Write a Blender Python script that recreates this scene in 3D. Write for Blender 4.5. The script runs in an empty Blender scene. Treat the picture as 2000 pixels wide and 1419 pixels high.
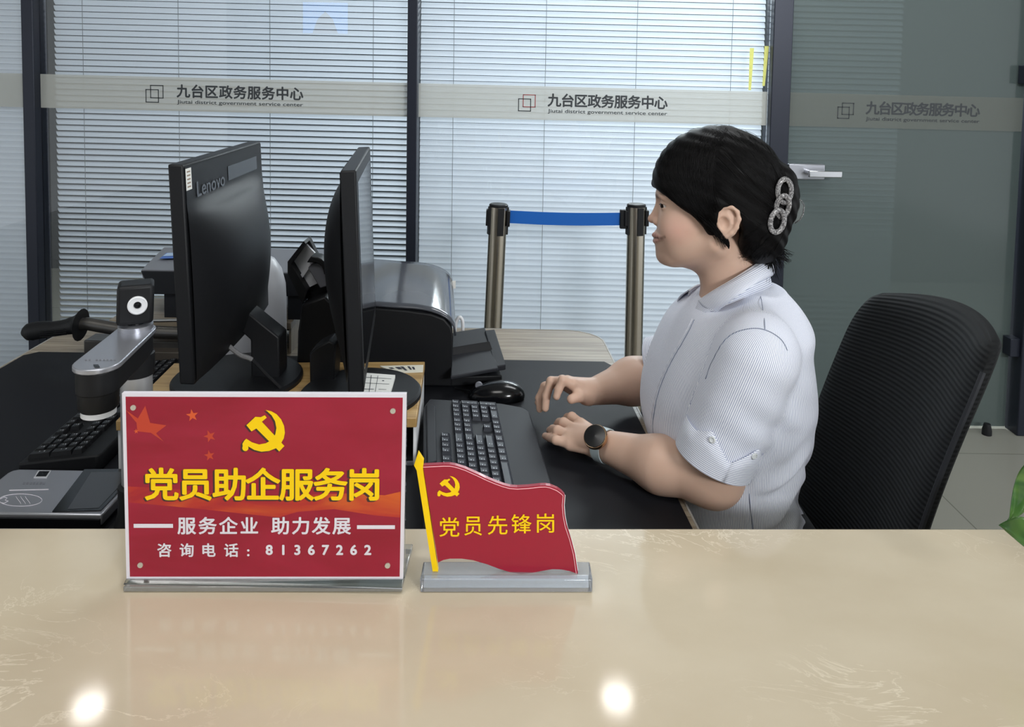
import bpy, bmesh, math, random
import numpy as np
from mathutils import Vector, Matrix
random.seed(7)
SC = bpy.context.scene
COL = SC.collection

# ------------------------------------------------------------------ camera, world, light, exposure
F_PX, PITCH, ROLL, CY0 = 1500.0, 0.0625, 0.0165, 239.0
CAM_Z = 1.42
CR = (Matrix.Rotation(math.pi / 2 - PITCH, 4, 'X') @ Matrix.Rotation(ROLL, 4, 'Z'))
cam = bpy.data.cameras.new('camera')
cam.sensor_width = 36.0
cam.lens = 36.0 * F_PX / 2000.0
cam.shift_y = -(709.5 - CY0) / 2000.0
cam.clip_start = 0.05
camo = bpy.data.objects.new('camera', cam)
camo.matrix_world = Matrix.Translation((0, 0, CAM_Z)) @ CR
COL.objects.link(camo)
SC.camera = camo
SC.view_settings.view_transform = 'Standard'
SC.view_settings.look = 'None'
SC.view_settings.gamma = 1.0
SC.view_settings.use_curve_mapping = False
SC.view_settings.exposure = 0.08


def S(v):
    v /= 255.0
    return v / 12.92 if v <= 0.04045 else ((v + 0.055) / 1.055) ** 2.4


def C(r, g, b, a=1.0):
    return (S(r), S(g), S(b), a)


W = bpy.data.worlds.new('world')
SC.world = W
W.use_nodes = True
W.node_tree.nodes['Background'].inputs[0].default_value = (0.93, 0.97, 1.0, 1)
W.node_tree.nodes['Background'].inputs[1].default_value = 1.12


def area(name, loc, target, sx, sy, power, col=(1, 1, 1)):
    l = bpy.data.lights.new(name, 'AREA')
    l.shape = 'RECTANGLE'
    l.size, l.size_y = sx, sy
    l.energy = power
    l.color = col
    o = bpy.data.objects.new(name, l)
    o.location = loc
    d = Vector(target) - Vector(loc)
    o.rotation_euler = d.to_track_quat('-Z', 'Y').to_euler()
    COL.objects.link(o)
    return o


area('hall_daylight', (2.2, -2.6, 2.6), (0.4, 2.5, 1.0), 1.2, 0.45, 140, (0.97, 0.99, 1.0))
area('overhead_fill_front', (-0.6, 0.4, 2.66), (-0.6, 0.4, 0), 1.2, 0.6, 14, (1.0, 0.98, 0.95))  # unseen overhead fill, added to brighten the counter and arms
area('overhead_fill_back', (0.9, 2.2, 2.66), (0.9, 2.5, 0.0), 1.2, 0.4, 16, (0.97, 0.99, 1.0))  # unseen overhead fill, added to brighten the right blind
area('blind_backlight', (0.95, 5.25, 2.3), (0.85, 3.1, 1.1), 1.5, 0.7, 170, (0.90, 0.98, 1.0))  # added stand-in for daylight behind the blinds, high so slat gaps stay dark




# ------------------------------------------------------------------ helpers
def ray(x, y):
    d = Vector(((x - 1000) / F_PX, (CY0 - y) / F_PX, -1.0))
    return (CR.to_3x3() @ d)


def P(x, y, Y=None, Z=None, X=None):
    """world point seen at photo position (x, y) on the plane Y=, Z= or X="""
    d = ray(x, y)
    if Y is not None:
        t = Y / d.y
    elif Z is not None:
        t = (Z - CAM_Z) / d.z
    else:
        t = X / d.x
    return Vector((0, 0, CAM_Z)) + d * t


ORG = {}


def tag(o, label=None, cat=None, group=None, kind=None):
    if label: o['label'] = label
    if cat: o['category'] = cat
    if group: o['group'] = group
    if kind: o['kind'] = kind
    return o


def thing(name, label, cat, loc, group=None):
    o = bpy.data.objects.new(name, None)
    o.empty_display_size = 0.05
    o.location = loc
    COL.objects.link(o)
    ORG[o] = Vector(loc)
    tag(o, label, cat, group)
    return o


class MB:
    def __init__(s):
        s.v, s.f, s.m = [], [], []

    def add(s, vs, fs, mi=0):
        b = len(s.v)
        s.v += [tuple(v) for v in vs]
        s.f += [tuple(i + b for i in f) for f in fs]
        s.m += [mi] * len(fs)
        return s

    def hexa(s, c, mi=0):
        """8 corners: bottom loop 0-3, top loop 4-7"""
        return s.add(c, [(3, 2, 1, 0), (4, 5, 6, 7), (0, 1, 5, 4), (1, 2, 6, 5), (2, 3, 7, 6), (3, 0, 4, 7)], mi)

    def box(s, c, d, rz=0.0, R=None, mi=0):
        c = Vector(c)
        R = R or Matrix.Rotation(rz, 3, 'Z')
        q = []
        for z in (-.5, .5):
            for x, y in ((-.5, -.5), (.5, -.5), (.5, .5), (-.5, .5)):
                q.append(c + R @ Vector((x * d[0], y * d[1], z * d[2])))
        return s.hexa(q, mi)

    def tube(s, path, rad, n=10, cap=True, mi=0, flat=1.0, up=None):
        path = [Vector(p) for p in path]
        if not hasattr(rad, '__len__'): rad = [rad] * len(path)
        rings = []
        prev = None
        for i, p in enumerate(path):
            a = path[max(i - 1, 0)]
            b = path[min(i + 1, len(path) - 1)]
            t = (b - a)
            if t.length < 1e-9: t = Vector((0, 0, 1))
            t.normalize()
            if prev is None:
                u = Vector(up) if up else (Vector((0, 0, 1)) if abs(t.z) < .9 else Vector((1, 0, 0)))
            else:
                u = prev
            u = (u - t * u.dot(t))
            if u.length < 1e-6: u = t.orthogonal()
            u.normalize()
            prev = u
            w = t.cross(u)
            rings.append([p + (u * math.cos(k * 2 * math.pi / n) * flat + w * math.sin(k * 2 * math.pi / n)) * rad[i] for k in range(n)])
        vs = [v for r in rings for v in r]
        fs = []
        for i in range(len(rings) - 1):
            for k in range(n):
                a, b = i * n + k, i * n + (k + 1) % n
                fs.append((a, b, b + n, a + n))
        if cap:
            fs.append(tuple(range(n - 1, -1, -1)))
            fs.append(tuple((len(rings) - 1) * n + k for k in range(n)))
        return s.add(vs, fs, mi)

    def lathe(s, prof, c, n=32, axis='Z', sx=1.0, sy=1.0, mi=0, R=None):
        c = Vector(c)
        vs, fs = [], []
        for r, h in prof:
            for k in range(n):
                a = 2 * math.pi * k / n
                p = Vector((r * math.cos(a) * sx, r * math.sin(a) * sy, h))
                if R is not None: p = R @ p
                elif axis == 'Y': p = Vector((p.x, h, p.y))
                elif axis == 'X': p = Vector((h, p.x, p.y))
                vs.append(c + p)
        m = len(prof)
        for i in range(m - 1):
            for k in range(n):
                a, b = i * n + k, i * n + (k + 1) % n
                fs.append((a, b, b + n, a + n))
        if prof[0][0] > 1e-6: fs.append(tuple(range(n - 1, -1, -1)))
        if prof[-1][0] > 1e-6: fs.append(tuple((m - 1) * n + k for k in range(n)))
        return s.add(vs, fs, mi)

    def prism(s, pts, off, mi=0):
        """pts: 3-D planar outline, extruded by vector off"""
        pts = [Vector(p) for p in pts]
        off = Vector(off)
        n = len(pts)
        vs = pts + [p + off for p in pts]
        fs = [tuple(range(n - 1, -1, -1)), tuple(range(n, 2 * n))]
        for i in range(n):
            j = (i + 1) % n
            fs.append((i, j, j + n, i + n))
        return s.add(vs, fs, mi)

    def torus(s, c, ax1, ax2, r, n=36, m=10, flat=1.0, mi=0):
        """ring along c + ax1 cos + ax2 sin, tube radius r"""
        c, ax1, ax2 = Vector(c), Vector(ax1), Vector(ax2)
        nn = ax1.cross(ax2).normalized()
        vs, fs = [], []
        for i in range(n):
            a = 2 * math.pi * i / n
            p = c + ax1 * math.cos(a) + ax2 * math.sin(a)
            t = (-ax1 * math.sin(a) + ax2 * math.cos(a)).normalized()
            o = t.cross(nn)
            for k in range(m):
                b = 2 * math.pi * k / m
                vs.append(p + o * math.cos(b) * r + nn * math.sin(b) * r * flat)
        for i in range(n):
            for k in range(m):
                fs.append((i * m + k, ((i + 1) % n) * m + k, ((i + 1) % n) * m + (k + 1) % m, i * m + (k + 1) % m))
        return s.add(vs, fs, mi)

    def build(s, name, mats, parent=None, smooth=False, bevel=0.0, seg=2, sub=0, loc=None, split=0.6):
        me = bpy.data.meshes.new(name)
        o = bpy.data.objects.new(name, me)
        if parent is not None:
            org = ORG[parent]
        elif loc is not None:
            org = Vector(loc)
            o.location = org
        else:
            org = Vector((0, 0, 0))
        ORG[o] = org
        me.from_pydata([tuple(Vector(v) - org) for v in s.v], [], s.f)
        if not isinstance(mats, (list, tuple)): mats = [mats]
        for m in mats: me.materials.append(m)
        for p, mi in zip(me.polygons, s.m):
            p.material_index = mi
            p.use_smooth = smooth
        bm = bmesh.new()
        bm.from_mesh(me)
        bmesh.ops.recalc_face_normals(bm, faces=bm.faces)
        bm.to_mesh(me)
        bm.free()
        COL.objects.link(o)
        if parent is not None: o.parent = parent
        if bevel > 0:
            b = o.modifiers.new('bevel', 'BEVEL')
            b.width, b.segments, b.limit_method, b.angle_limit = bevel, seg, 'ANGLE', 0.6
            for p in me.polygons: p.use_smooth = True
            smooth = True
        if sub:
            m = o.modifiers.new('sub', 'SUBSURF')
            m.levels = m.render_levels = sub
        if smooth:
            try:
                me.set_sharp_from_angle(angle=split if not bevel else 0.75)
            except Exception:
                pass
        return o


def node_mat(name):
    m = bpy.data.materials.new(name)
    m.use_nodes = True
    nt = m.node_tree
    return m, nt, nt.nodes, nt.links, nt.nodes['Principled BSDF']


def mat(name, col, rough=0.5, metal=0.0, spec=0.5, coat=0.0, noise=0.0, nscale=40.0, bump=0.0, trans=0.0, ior=1.45, coat_rough=0.05):
    m, nt, N, L, b = node_mat(name)
    b.inputs['Base Color'].default_value = col
    b.inputs['Roughness'].default_value = rough
    b.inputs['Metallic'].default_value = metal
    b.inputs['Specular IOR Level'].default_value = spec
    b.inputs['Coat Weight'].default_value = coat
    b.inputs['Coat Roughness'].default_value = coat_rough
    b.inputs['Transmission Weight'].default_value = trans
    b.inputs['IOR'].default_value = ior
    if noise or bump:
        tc = N.new('ShaderNodeTexCoord')
        nz = N.new('ShaderNodeTexNoise')
        nz.inputs['Scale'].default_value = nscale
        nz.inputs['Detail'].default_value = 4
        L.new(tc.outputs['Object'], nz.inputs['Vector'])
        if noise:
            mx = N.new('ShaderNodeMix')
            mx.data_type = 'RGBA'
            mx.inputs[6].default_value = tuple(c * (1 - noise) for c in col[:3]) + (1,)
            mx.inputs[7].default_value = tuple(min(1, c * (1 + noise)) for c in col[:3]) + (1,)
            L.new(nz.outputs['Fac'], mx.inputs[0])
            L.new(mx.outputs[2], b.inputs['Base Color'])
        if bump:
            bp = N.new('ShaderNodeBump')
            bp.inputs['Strength'].default_value = bump
            bp.inputs['Distance'].default_value = 0.002
            L.new(nz.outputs['Fac'], bp.inputs['Height'])
            L.new(bp.outputs['Normal'], b.inputs['Normal'])
    return m


def clear_mat(name, tint=(1, 1, 1), ior=1.45, gloss=1.0, rough=0.0, film=None, film_amt=0.0):
    """thin clear sheet: transparent, with a fresnel mirror reflection, optionally a milky film"""
    m = bpy.data.materials.new(name)
    m.use_nodes = True
    nt = m.node_tree
    N, L = nt.nodes, nt.links
    N.clear()
    out = N.new('ShaderNodeOutputMaterial')
    tr = N.new('ShaderNodeBsdfTransparent')
    tr.inputs[0].default_value = tuple(tint) + (1,)
    base = tr.outputs[0]
    if film:
        df = N.new('ShaderNodeBsdfDiffuse')
        df.inputs[0].default_value = film
        mx0 = N.new('ShaderNodeMixShader')
        mx0.inputs[0].default_value = film_amt
        L.new(base, mx0.inputs[1])
        L.new(df.outputs[0], mx0.inputs[2])
        base = mx0.outputs[0]
    gl = N.new('ShaderNodeBsdfGlossy')
    gl.inputs['Roughness'].default_value = rough
    fr = N.new('ShaderNodeFresnel')
    fr.inputs[0].default_value = ior
    ml = N.new('ShaderNodeMath')
    ml.operation = 'MULTIPLY'
    ml.inputs[1].default_value = gloss
    L.new(fr.outputs[0], ml.inputs[0])
    mx = N.new('ShaderNodeMixShader')
    L.new(ml.outputs[0], mx.inputs[0])
    L.new(base, mx.inputs[1])
    L.new(gl.outputs[0], mx.inputs[2])
    L.new(mx.outputs[0], out.inputs[0])
    return m


def emit_mat(name, col, k):
    m = bpy.data.materials.new(name)
    m.use_nodes = True
    N, L = m.node_tree.nodes, m.node_tree.links
    N.clear()
    o = N.new('ShaderNodeOutputMaterial')
    e = N.new('ShaderNodeEmission')
    e.inputs[0].default_value = col
    e.inputs[1].default_value = k
    L.new(e.outputs[0], o.inputs[0])
    return m


# text -> flat mesh glyphs ------------------------------------------------
_gl = {}


def glyph(ch, weight):
    k = (ch, weight)
    if k not in _gl:
        cu = bpy.data.curves.new('glyph', 'FONT')
        cu.body = ch
        cu.offset = weight
        cu.resolution_u = 3
        o = bpy.data.objects.new('glyph', cu)
        COL.objects.link(o)
        dg = bpy.context.evaluated_depsgraph_get()
        me = bpy.data.meshes.new_from_object(o.evaluated_get(dg))
        vs = [(v.co.x, v.co.y) for v in me.vertices]
        fs = [tuple(p.vertices) for p in me.polygons]
        COL.objects.unlink(o)
        bpy.data.objects.remove(o)
        bpy.data.curves.remove(cu)
        bpy.data.meshes.remove(me)
        _gl[k] = (vs, fs)
    return _gl[k]


def text(mb, s, x0, x1, y0, y1, fmap, weight=0.0, mi=0, mono=True, d=0.0, shear=0.0):
    """lay string s in the rectangle x0..x1, y0(bottom)..y1(top); fmap(x, y, d) -> 3-D"""
    if weight > 0 and mono:
        # heavier strokes: the same glyphs laid again with small offsets
        h = y1 - y0
        for k, (ox, oy) in enumerate(((-1, 0), (1, 0), (0, -1), (0, 1), (-.7, -.7), (.7, .7), (-.7, .7), (.7, -.7))):
            text(mb, s, x0 + ox * weight * h, x1 + ox * weight * h, y0 + oy * weight * h, y1 + oy * weight * h, fmap, 0.0, mi, True, d - 0.00002 * (k + 1), shear)
    gs = [glyph(c, 0.0 if mono else weight) if c != ' ' else ([], []) for c in s]
    if mono:
        n = len(s)
        bx = [g[0] for g in gs if g[0]]
        lo = min(v[1] for b in bx for v in b)
        hi = max(v[1] for b in bx for v in b)
        sc = (y1 - y0) / (hi - lo)
        wm = max(max(v[0] for v in b) - min(v[0] for v in b) for b in bx) * abs(sc)
        sx = 1.0
        if n > 1:
            c0, c1 = x0 + wm / 2 * (1 if x1 > x0 else -1), x1 - wm / 2 * (1 if x1 > x0 else -1)
        else:
            c0 = c1 = (x0 + x1) / 2
        dirx = 1 if x1 > x0 else -1
        for i, g in enumerate(gs):
            if not g[0]: continue
            cx = c0 + (c1 - c0) * (i / (n - 1) if n > 1 else 0)
            gx = (max(v[0] for v in g[0]) + min(v[0] for v in g[0])) / 2
            vs = []
            for v in g[0]:
                yy = y0 + (v[1] - lo) * sc
                vs.append(fmap(cx + dirx * (v[0] - gx) * abs(sc) + shear * (yy - y0), yy, d))
            mb.add(vs, g[1], mi)
    else:
        full = glyph(s, weight)
        xs = [v[0] for v in full[0]]
        ys = [v[1] for v in full[0]]
        a, b, c, e = min(xs), max(xs), min(ys), max(ys)
        mb.add([fmap(x0 + (v[0] - a) / (b - a) * (x1 - x0), y0 + (v[1] - c) / (e - c) * (y1 - y0), d) for v in full[0]], full[1], mi)


def arc(cx, cy, rx, ry, a0, a1, n):
    return [(cx + rx * math.cos(math.radians(a0 + (a1 - a0) * i / n)), cy + ry * math.sin(math.radians(a0 + (a1 - a0) * i / n))) for i in range(n + 1)]


def catmull(pts, n=8, closed=False):
    pts = [Vector(p) for p in pts]
    out = []
    m = len(pts)
    rng = range(m) if closed else range(m - 1)
    for i in rng:
        if closed:
            p0, p1, p2, p3 = pts[(i - 1) % m], pts[i], pts[(i + 1) % m], pts[(i + 2) % m]
        else:
            p0, p1, p2, p3 = pts[max(i - 1, 0)], pts[i], pts[i + 1], pts[min(i + 2, m - 1)]
        for k in range(n):
            t = k / n
            out.append(0.5 * ((2 * p1) + (-p0 + p2) * t + (2 * p0 - 5 * p1 + 4 * p2 - p3) * t * t + (-p0 + 3 * p1 - 3 * p2 + p3) * t ** 3))
    if not closed: out.append(pts[-1])
    return out


# ------------------------------------------------------------------ materials
M_frame = mat('dark_aluminium', C(38, 42, 54), 0.38, 0.35)
def slat_mat():
    m, nt, N, L, b = node_mat('painted_slat')
    b.inputs['Base Color'].default_value = C(222, 227, 237)
    b.inputs['Roughness'].default_value = 0.36
    tr = N.new('ShaderNodeBsdfTranslucent')
    tr.inputs[0].default_value = C(215, 222, 230)
    mx = N.new('ShaderNodeMixShader')
    mx.inputs[0].default_value = 0.42
    L.new(b.outputs[0], mx.inputs[1])
    L.new(tr.outputs[0], mx.inputs[2])
    L.new(mx.outputs[0], N['Material Output'].inputs[0])
    return m


M_slat = slat_mat()
M_slat2 = M_slat
M_cord = mat('cord', C(120, 126, 130), 0.8)
M_glass = clear_mat('window_glass', (0.97, 0.98, 0.985), 1.45, 1.0)
M_acryl = clear_mat('clear_acrylic', (0.93, 0.96, 0.96), 1.49, 1.6, 0.03)
M_black = mat('black_plastic', C(22, 23, 26), 0.5, spec=0.32, noise=0.12, nscale=200)
M_black_gl = mat('gloss_black_plastic', C(14, 15, 18), 0.18)
M_dark = mat('dark_grey_plastic', C(38, 40, 45), 0.55, spec=0.28)
M_grey = mat('grey_plastic', C(122, 125, 133), 0.42)
M_ltgrey = mat('light_grey_plastic', C(188, 190, 196), 0.4)
M_white = mat('white_plastic', C(226, 227, 230), 0.4)
M_silver = mat('brushed_silver', C(176, 178, 186), 0.33, 0.75)
M_steel = mat('polished_steel', C(196, 188, 174), 0.27, 1.0)
M_chrome = mat('chrome', C(205, 206, 210), 0.12, 1.0)
M_dsteel = mat('dull_steel', C(104, 102, 100), 0.36, 0.85, noise=0.2, nscale=30)
M_red = mat('flag_red', C(154, 20, 48), 0.28, coat=0.4)
M_yel = mat('print_yellow', C(248, 206, 0), 0.4)
M_prwhite = mat('print_white', C(222, 218, 226), 0.4)
M_prshadow = mat('print_dark', C(66, 44, 40), 0.5)
M_pror = mat('print_orange', C(216, 92, 48), 0.4)
M_pror2 = mat('print_dull_orange', C(196, 68, 58), 0.4)
M_paper = mat('paper', C(236, 236, 232), 0.7)
M_ink = mat('ink', C(60, 62, 74), 0.7)
M_blue = mat('belt_blue', C(4, 94, 184), 0.6, noise=0.06, nscale=400)
M_ltxt = mat('glass_lettering', C(56, 60, 64), 0.6)
M_lred = mat('glass_logo_red', C(160, 84, 86), 0.6)

# frosted film band
def film_mat(name, col, amt):
    return clear_mat(name, (1, 1, 1), 1.3, 0.3, 0.3, film=col, film_amt=amt)


M_film = film_mat('frosted_film', C(212, 214, 208), 0.52)
M_film_door = film_mat('frosted_film_door', C(128, 133, 128), 0.5)


def wood_mat(name, c0, c1, rot, scale=1.0, rough=0.4, sc=(3.0, 60.0, 3.0)):
    m, nt, N, L, b = node_mat(name)
    tc = N.new('ShaderNodeTexCoord')
    mp = N.new('ShaderNodeMapping')
    mp.inputs['Rotation'].default_value = (0, 0, rot)
    mp.inputs['Scale'].default_value = tuple(scale * s for s in sc)
    nz = N.new('ShaderNodeTexNoise')
    nz.inputs['Scale'].default_value = 1.6
    nz.inputs['Detail'].default_value = 6
    nz.inputs['Roughness'].default_value = 0.6
    nz.inputs['Distortion'].default_value = 0.5
    cr = N.new('ShaderNodeValToRGB')
    cr.color_ramp.elements[0].position, cr.color_ramp.elements[0].color = 0.36, c0
    cr.color_ramp.elements[1].position, cr.color_ramp.elements[1].color = 0.62, c1
    L.new(tc.outputs['Object'], mp.inputs['Vector'])
    L.new(mp.outputs['Vector'], nz.inputs['Vector'])
    L.new(nz.outputs['Fac'], cr.inputs[0])
    L.new(cr.outputs[0], b.inputs['Base Color'])
    b.inputs['Roughness'].default_value = rough
    return m


M_desk = wood_mat('grey_oak_laminate', C(128, 116, 100), C(170, 158, 140), 0.35)
M_desk_e = mat('desk_edge_band', C(172, 170, 166), 0.4)
M_riser = wood_mat('yellow_oak_board', C(160, 128, 78), C(190, 158, 106), 1.45, 1.0)


def marble_mat():
    m, nt, N, L, b = node_mat('cream_marble')
    tc = N.new('ShaderNodeTexCoord')
    mp = N.new('ShaderNodeMapping')
    mp.inputs['Rotation'].default_value = (0, 0, 0.5)
    mp.inputs['Scale'].default_value = (1.0, 1.7, 1.0)
    L.new(tc.outputs['Object'], mp.inputs['Vector'])
    n1 = N.new('ShaderNodeTexNoise')
    n1.inputs['Scale'].default_value = 5.0
    n1.inputs['Detail'].default_value = 5
    L.new(mp.outputs[0], n1.inputs['Vector'])
    c1 = N.new('ShaderNodeValToRGB')
    c1.color_ramp.elements[0].position, c1.color_ramp.elements[0].color = 0.3, C(196, 182, 158)
    c1.color_ramp.elements[1].position, c1.color_ramp.elements[1].color = 0.75, C(210, 198, 176)
    L.new(n1.outputs['Fac'], c1.inputs[0])
    n2 = N.new('ShaderNodeTexNoise')
    n2.inputs['Scale'].default_value = 7.0
    n2.inputs['Detail'].default_value = 7
    n2.inputs['Roughness'].default_value = 0.62
    n2.inputs['Distortion'].default_value = 1.6
    L.new(mp.outputs[0], n2.inputs['Vector'])
    ab = N.new('ShaderNodeMath')
    ab.operation = 'SUBTRACT'
    ab.inputs[1].default_value = 0.5
    L.new(n2.outputs['Fac'], ab.inputs[0])
    ab2 = N.new('ShaderNodeMath')
    ab2.operation = 'ABSOLUTE'
    L.new(ab.outputs[0], ab2.inputs[0])
    r = N.new('ShaderNodeMapRange')
    r.inputs[1].default_value = 0.0
    r.inputs[2].default_value = 0.012
    r.inputs[3].default_value = 0.6
    r.inputs[4].default_value = 0.0
    L.new(ab2.outputs[0], r.inputs[0])
    n3 = N.new('ShaderNodeTexNoise')
    n3.inputs['Scale'].default_value = 3.3
    n3.inputs['Detail'].default_value = 3
    L.new(mp.outputs[0], n3.inputs['Vector'])
    r3 = N.new('ShaderNodeMapRange')
    r3.inputs[1].default_value = 0.5
    r3.inputs[2].default_value = 0.66
    L.new(n3.outputs['Fac'], r3.inputs[0])
    mu = N.new('ShaderNodeMath')
    mu.operation = 'MULTIPLY'
    L.new(r.outputs[0], mu.inputs[0])
    L.new(r3.outputs[0], mu.inputs[1])
    mx = N.new('ShaderNodeMix')
    mx.data_type = 'RGBA'
    L.new(mu.outputs[0], mx.inputs[0])
    L.new(c1.outputs[0], mx.inputs[6])
    mx.inputs[7].default_value = C(238, 228, 208)
    L.new(mx.outputs[2], b.inputs['Base Color'])
    b.inputs['Roughness'].default_value = 0.085
    b.inputs['Specular IOR Level'].default_value = 0.55
    return m


M_marble = marble_mat()


def tile_mat():
    m, nt, N, L, b = node_mat('floor_tile')
    tc = N.new('ShaderNodeTexCoord')
    br = N.new('ShaderNodeTexBrick')
    br.offset = 0.0
    br.inputs['Color1'].default_value = C(150, 149, 140)
    br.inputs['Color2'].default_value = C(146, 145, 136)
    br.inputs['Mortar'].default_value = C(118, 117, 108)
    br.inputs['Scale'].default_value = 1.0
    br.inputs['Mortar Size'].default_value = 0.0025
    br.inputs['Brick Width'].default_value = 0.8
    br.inputs['Row Height'].default_value = 0.8
    mp = N.new('ShaderNodeMapping')
    mp.inputs['Location'].default_value = (0.1, 0.34, 0)
    L.new(tc.outputs['Object'], mp.inputs[0])
    L.new(mp.outputs[0], br.inputs['Vector'])
    L.new(br.outputs['Color'], b.inputs['Base Color'])
    b.inputs['Roughness'].default_value = 0.16
    return m


M_tile = tile_mat()
M_ceil = mat('ceiling_paint', C(214, 214, 210), 0.8)
M_wallp = mat('back_room_paint', C(58, 64, 68), 0.8)
M_hall = mat('hall_paint', C(196, 198, 198), 0.8)

# ------------------------------------------------------------------ the setting
GY = 3.08   # glass plane of the partition
SL = -0.008  # the fittings on the glass fall slightly towards the door


def gz(x, z):
    return z + SL * x


def st(o):
    o['kind'] = 'structure'
    return o


st(MB().box((0, 0.0, -0.05), (9, 12, 0.1)).build('floor', M_tile))
st(MB().box((0, 0.0, 2.75), (9, 12, 0.1)).build('ceiling', M_ceil))
st(MB().box((0, 5.4, 1.35), (9, 0.1, 2.7)).build('wall_back', M_wallp))
st(MB().box((0, -6.0, 1.35), (9, 0.1, 2.7)).build('wall_front', M_hall))


def gx(px, py=300):
    return P(px, py, Y=GY).x


posts = [(gx(60.5), gx(83)), (gx(797), gx(816)), (gx(1495), gx(1532))]
for i, (a, b) in enumerate(posts):
    o = MB().box(((a + b) / 2, GY, 1.35), (b - a, 0.09, 2.7)).build('trim_%d' % (i + 1), M_frame, bevel=0.003)
    st(o)
dx0, dx1 = posts[2][1], P(1963, 840, Y=GY).x
st(MB().box((dx1 + 0.055, GY - 0.01, 1.35), (0.09, 0.1, 2.7)).box((dx1 + 0.02, GY - 0.03, 1.35), (0.035, 0.08, 2.7)).build('trim_4', M_frame, bevel=0.004))
st(MB().box((dx1 + 0.75, GY, 1.35), (1.3, 0.06, 2.7)).build('wall_right', M_wallp))
xl = -2.2
st(MB().box((-4.45, 3.0, 1.35), (0.1, 4.8, 2.7)).build('wall_left', M_hall))
st(MB().box(((xl + dx0) / 2, GY, 0.03), (dx0 - xl, 0.08, 0.06)).build('baseboard_back', M_frame))


def band_z(px, py):
    return P(px, py, Y=GY).z


BZ1, BZ0 = band_z(900, 164.5) - SL * gx(900, 164), band_z(900, 230) - SL * gx(900, 230)


def glass_map(x, y, d):
    return Vector((x, GY - 0.006 - d, y + SL * x))


def signage(parent, x0, x1, film, logo, txt, rd):
    q = [glass_map(x0, BZ0, 0), glass_map(x1, BZ0, 0), glass_map(x1, BZ1, 0), glass_map(x0, BZ1, 0)]
    MB().prism(q, (0, -0.0005, 0)).build('frosted_band', film, parent)
    if not txt: return
    h = BZ1 - BZ0
    m = MB()
    # nine characters, then the small line under them
    text(m, '九台区政务服务中心', txt[0], txt[1], BZ0 + h * 0.41, BZ0 + h * 0.79, glass_map, 0.03, d=0.001)
    text(m, 'Jiutai district government service center', txt[0], txt[1], BZ0 + h * 0.19, BZ0 + h * 0.33, glass_map, 0.012, mono=False, d=0.001)
    m.build('lettering', M_ltxt, parent)
    lw = logo[1] - logo[0]
    m = MB()

    def sq(ax, az, s, mi):
        t = 0.0035
        for (u0, v0, u1, v1) in ((0, 0, s, t), (0, s - t, s, s), (0, 0, t, s), (s - t, 0, s, s)):
            m.prism([glass_map(ax + u0, az + v0, 0.001), glass_map(ax + u1, az + v0, 0.001), glass_map(ax + u1, az + v1, 0.001), glass_map(ax + u0, az + v1, 0.001)], (0, -0.0003, 0), mi)
    s = lw * 0.74
    zc = BZ0 + h * 0.5
    sq(logo[0], zc - lw * 0.5, s, 0)
    sq(logo[1] - s, zc - lw * 0.5 + lw * 0.24, s, 1)
    m.build('logo', [M_ltxt, rd], parent)


panes = [(xl, posts[0][0]), (posts[0][1], posts[1][0]), (posts[1][1], posts[2][0])]
marks = [None, ((gx(286, 190), gx(321, 190)), (gx(347, 185), gx(593, 190))), ((gx(1012, 205), gx(1046, 205)), (gx(1070, 205), gx(1303, 205)))]
for i, (a, b) in enumerate(panes):
    w = st(MB().box(((a + b) / 2, GY, 1.38), (b - a, 0.008, 2.64)).build('window_%d' % (i + 1), M_glass))
    mk = marks[i]
    signage(w, a + 0.002, b - 0.002, M_film, mk[0] if mk else None, mk[1] if mk else None, M_lred if i == 2 else M_ltxt)

# glazed door with a smoky film
def door_mat():
    m = bpy.data.materials.new('smoky_door_glass')
    m.use_nodes = True
    N, L = m.node_tree.nodes, m.node_tree.links
    b = N['Principled BSDF']
    b.inputs['Base Color'].default_value = C(90, 101, 100)
    b.inputs['Roughness'].default_value = 0.12
    tr = N.new('ShaderNodeBsdfTransparent')
    tr.inputs[0].default_value = (0.82, 0.88, 0.88, 1)
    mx = N.new('ShaderNodeMixShader')
    mx.inputs[0].default_value = 0.24
    L.new(b.outputs[0], mx.inputs[1])
    L.new(tr.outputs[0], mx.inputs[2])
    L.new(mx.outputs[0], N['Material Output'].inputs[0])
    return m


door = st(MB().box(((dx0 + dx1) / 2, GY, 1.35), (dx1 - dx0 - 0.012, 0.007, 2.68)).build('door_1', door_mat()))
signage(door, dx0 + 0.008, dx1 - 0.008, M_film_door, (gx(1634, 222), gx(1666, 222)), (gx(1690, 218), gx(1912, 218)), M_ltxt)
hp0, hp1 = P(1535, 350, Y=GY - 0.01), P(1607, 318, Y=GY - 0.01)
hz = (hp0.z + hp1.z) / 2
hd = MB().box(((hp0.x + hp1.x) / 2, GY - 0.022, hz), (hp1.x - hp0.x, 0.03, 0.062)).build('lock_case', M_silver, door, bevel=0.004)
lx = P(1578, 335, Y=GY - 0.05).x
m = MB().tube([(lx, GY - 0.03, hz), (lx, GY - 0.075, hz)], 0.011, 14)
m.box((lx + 0.056, GY - 0.08, hz - 0.002), (0.13, 0.016, 0.026))
m.build('door_handle', M_chrome, door, bevel=0.003)
m = MB()
for py in (670, 145):
    z = P(1965, py, Y=GY).z
    m = MB().box((dx1 - 0.012, GY - 0.03, z), (0.045, 0.05, 0.075))
    m.build('hinge', M_frame, door, bevel=0.003)


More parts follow.
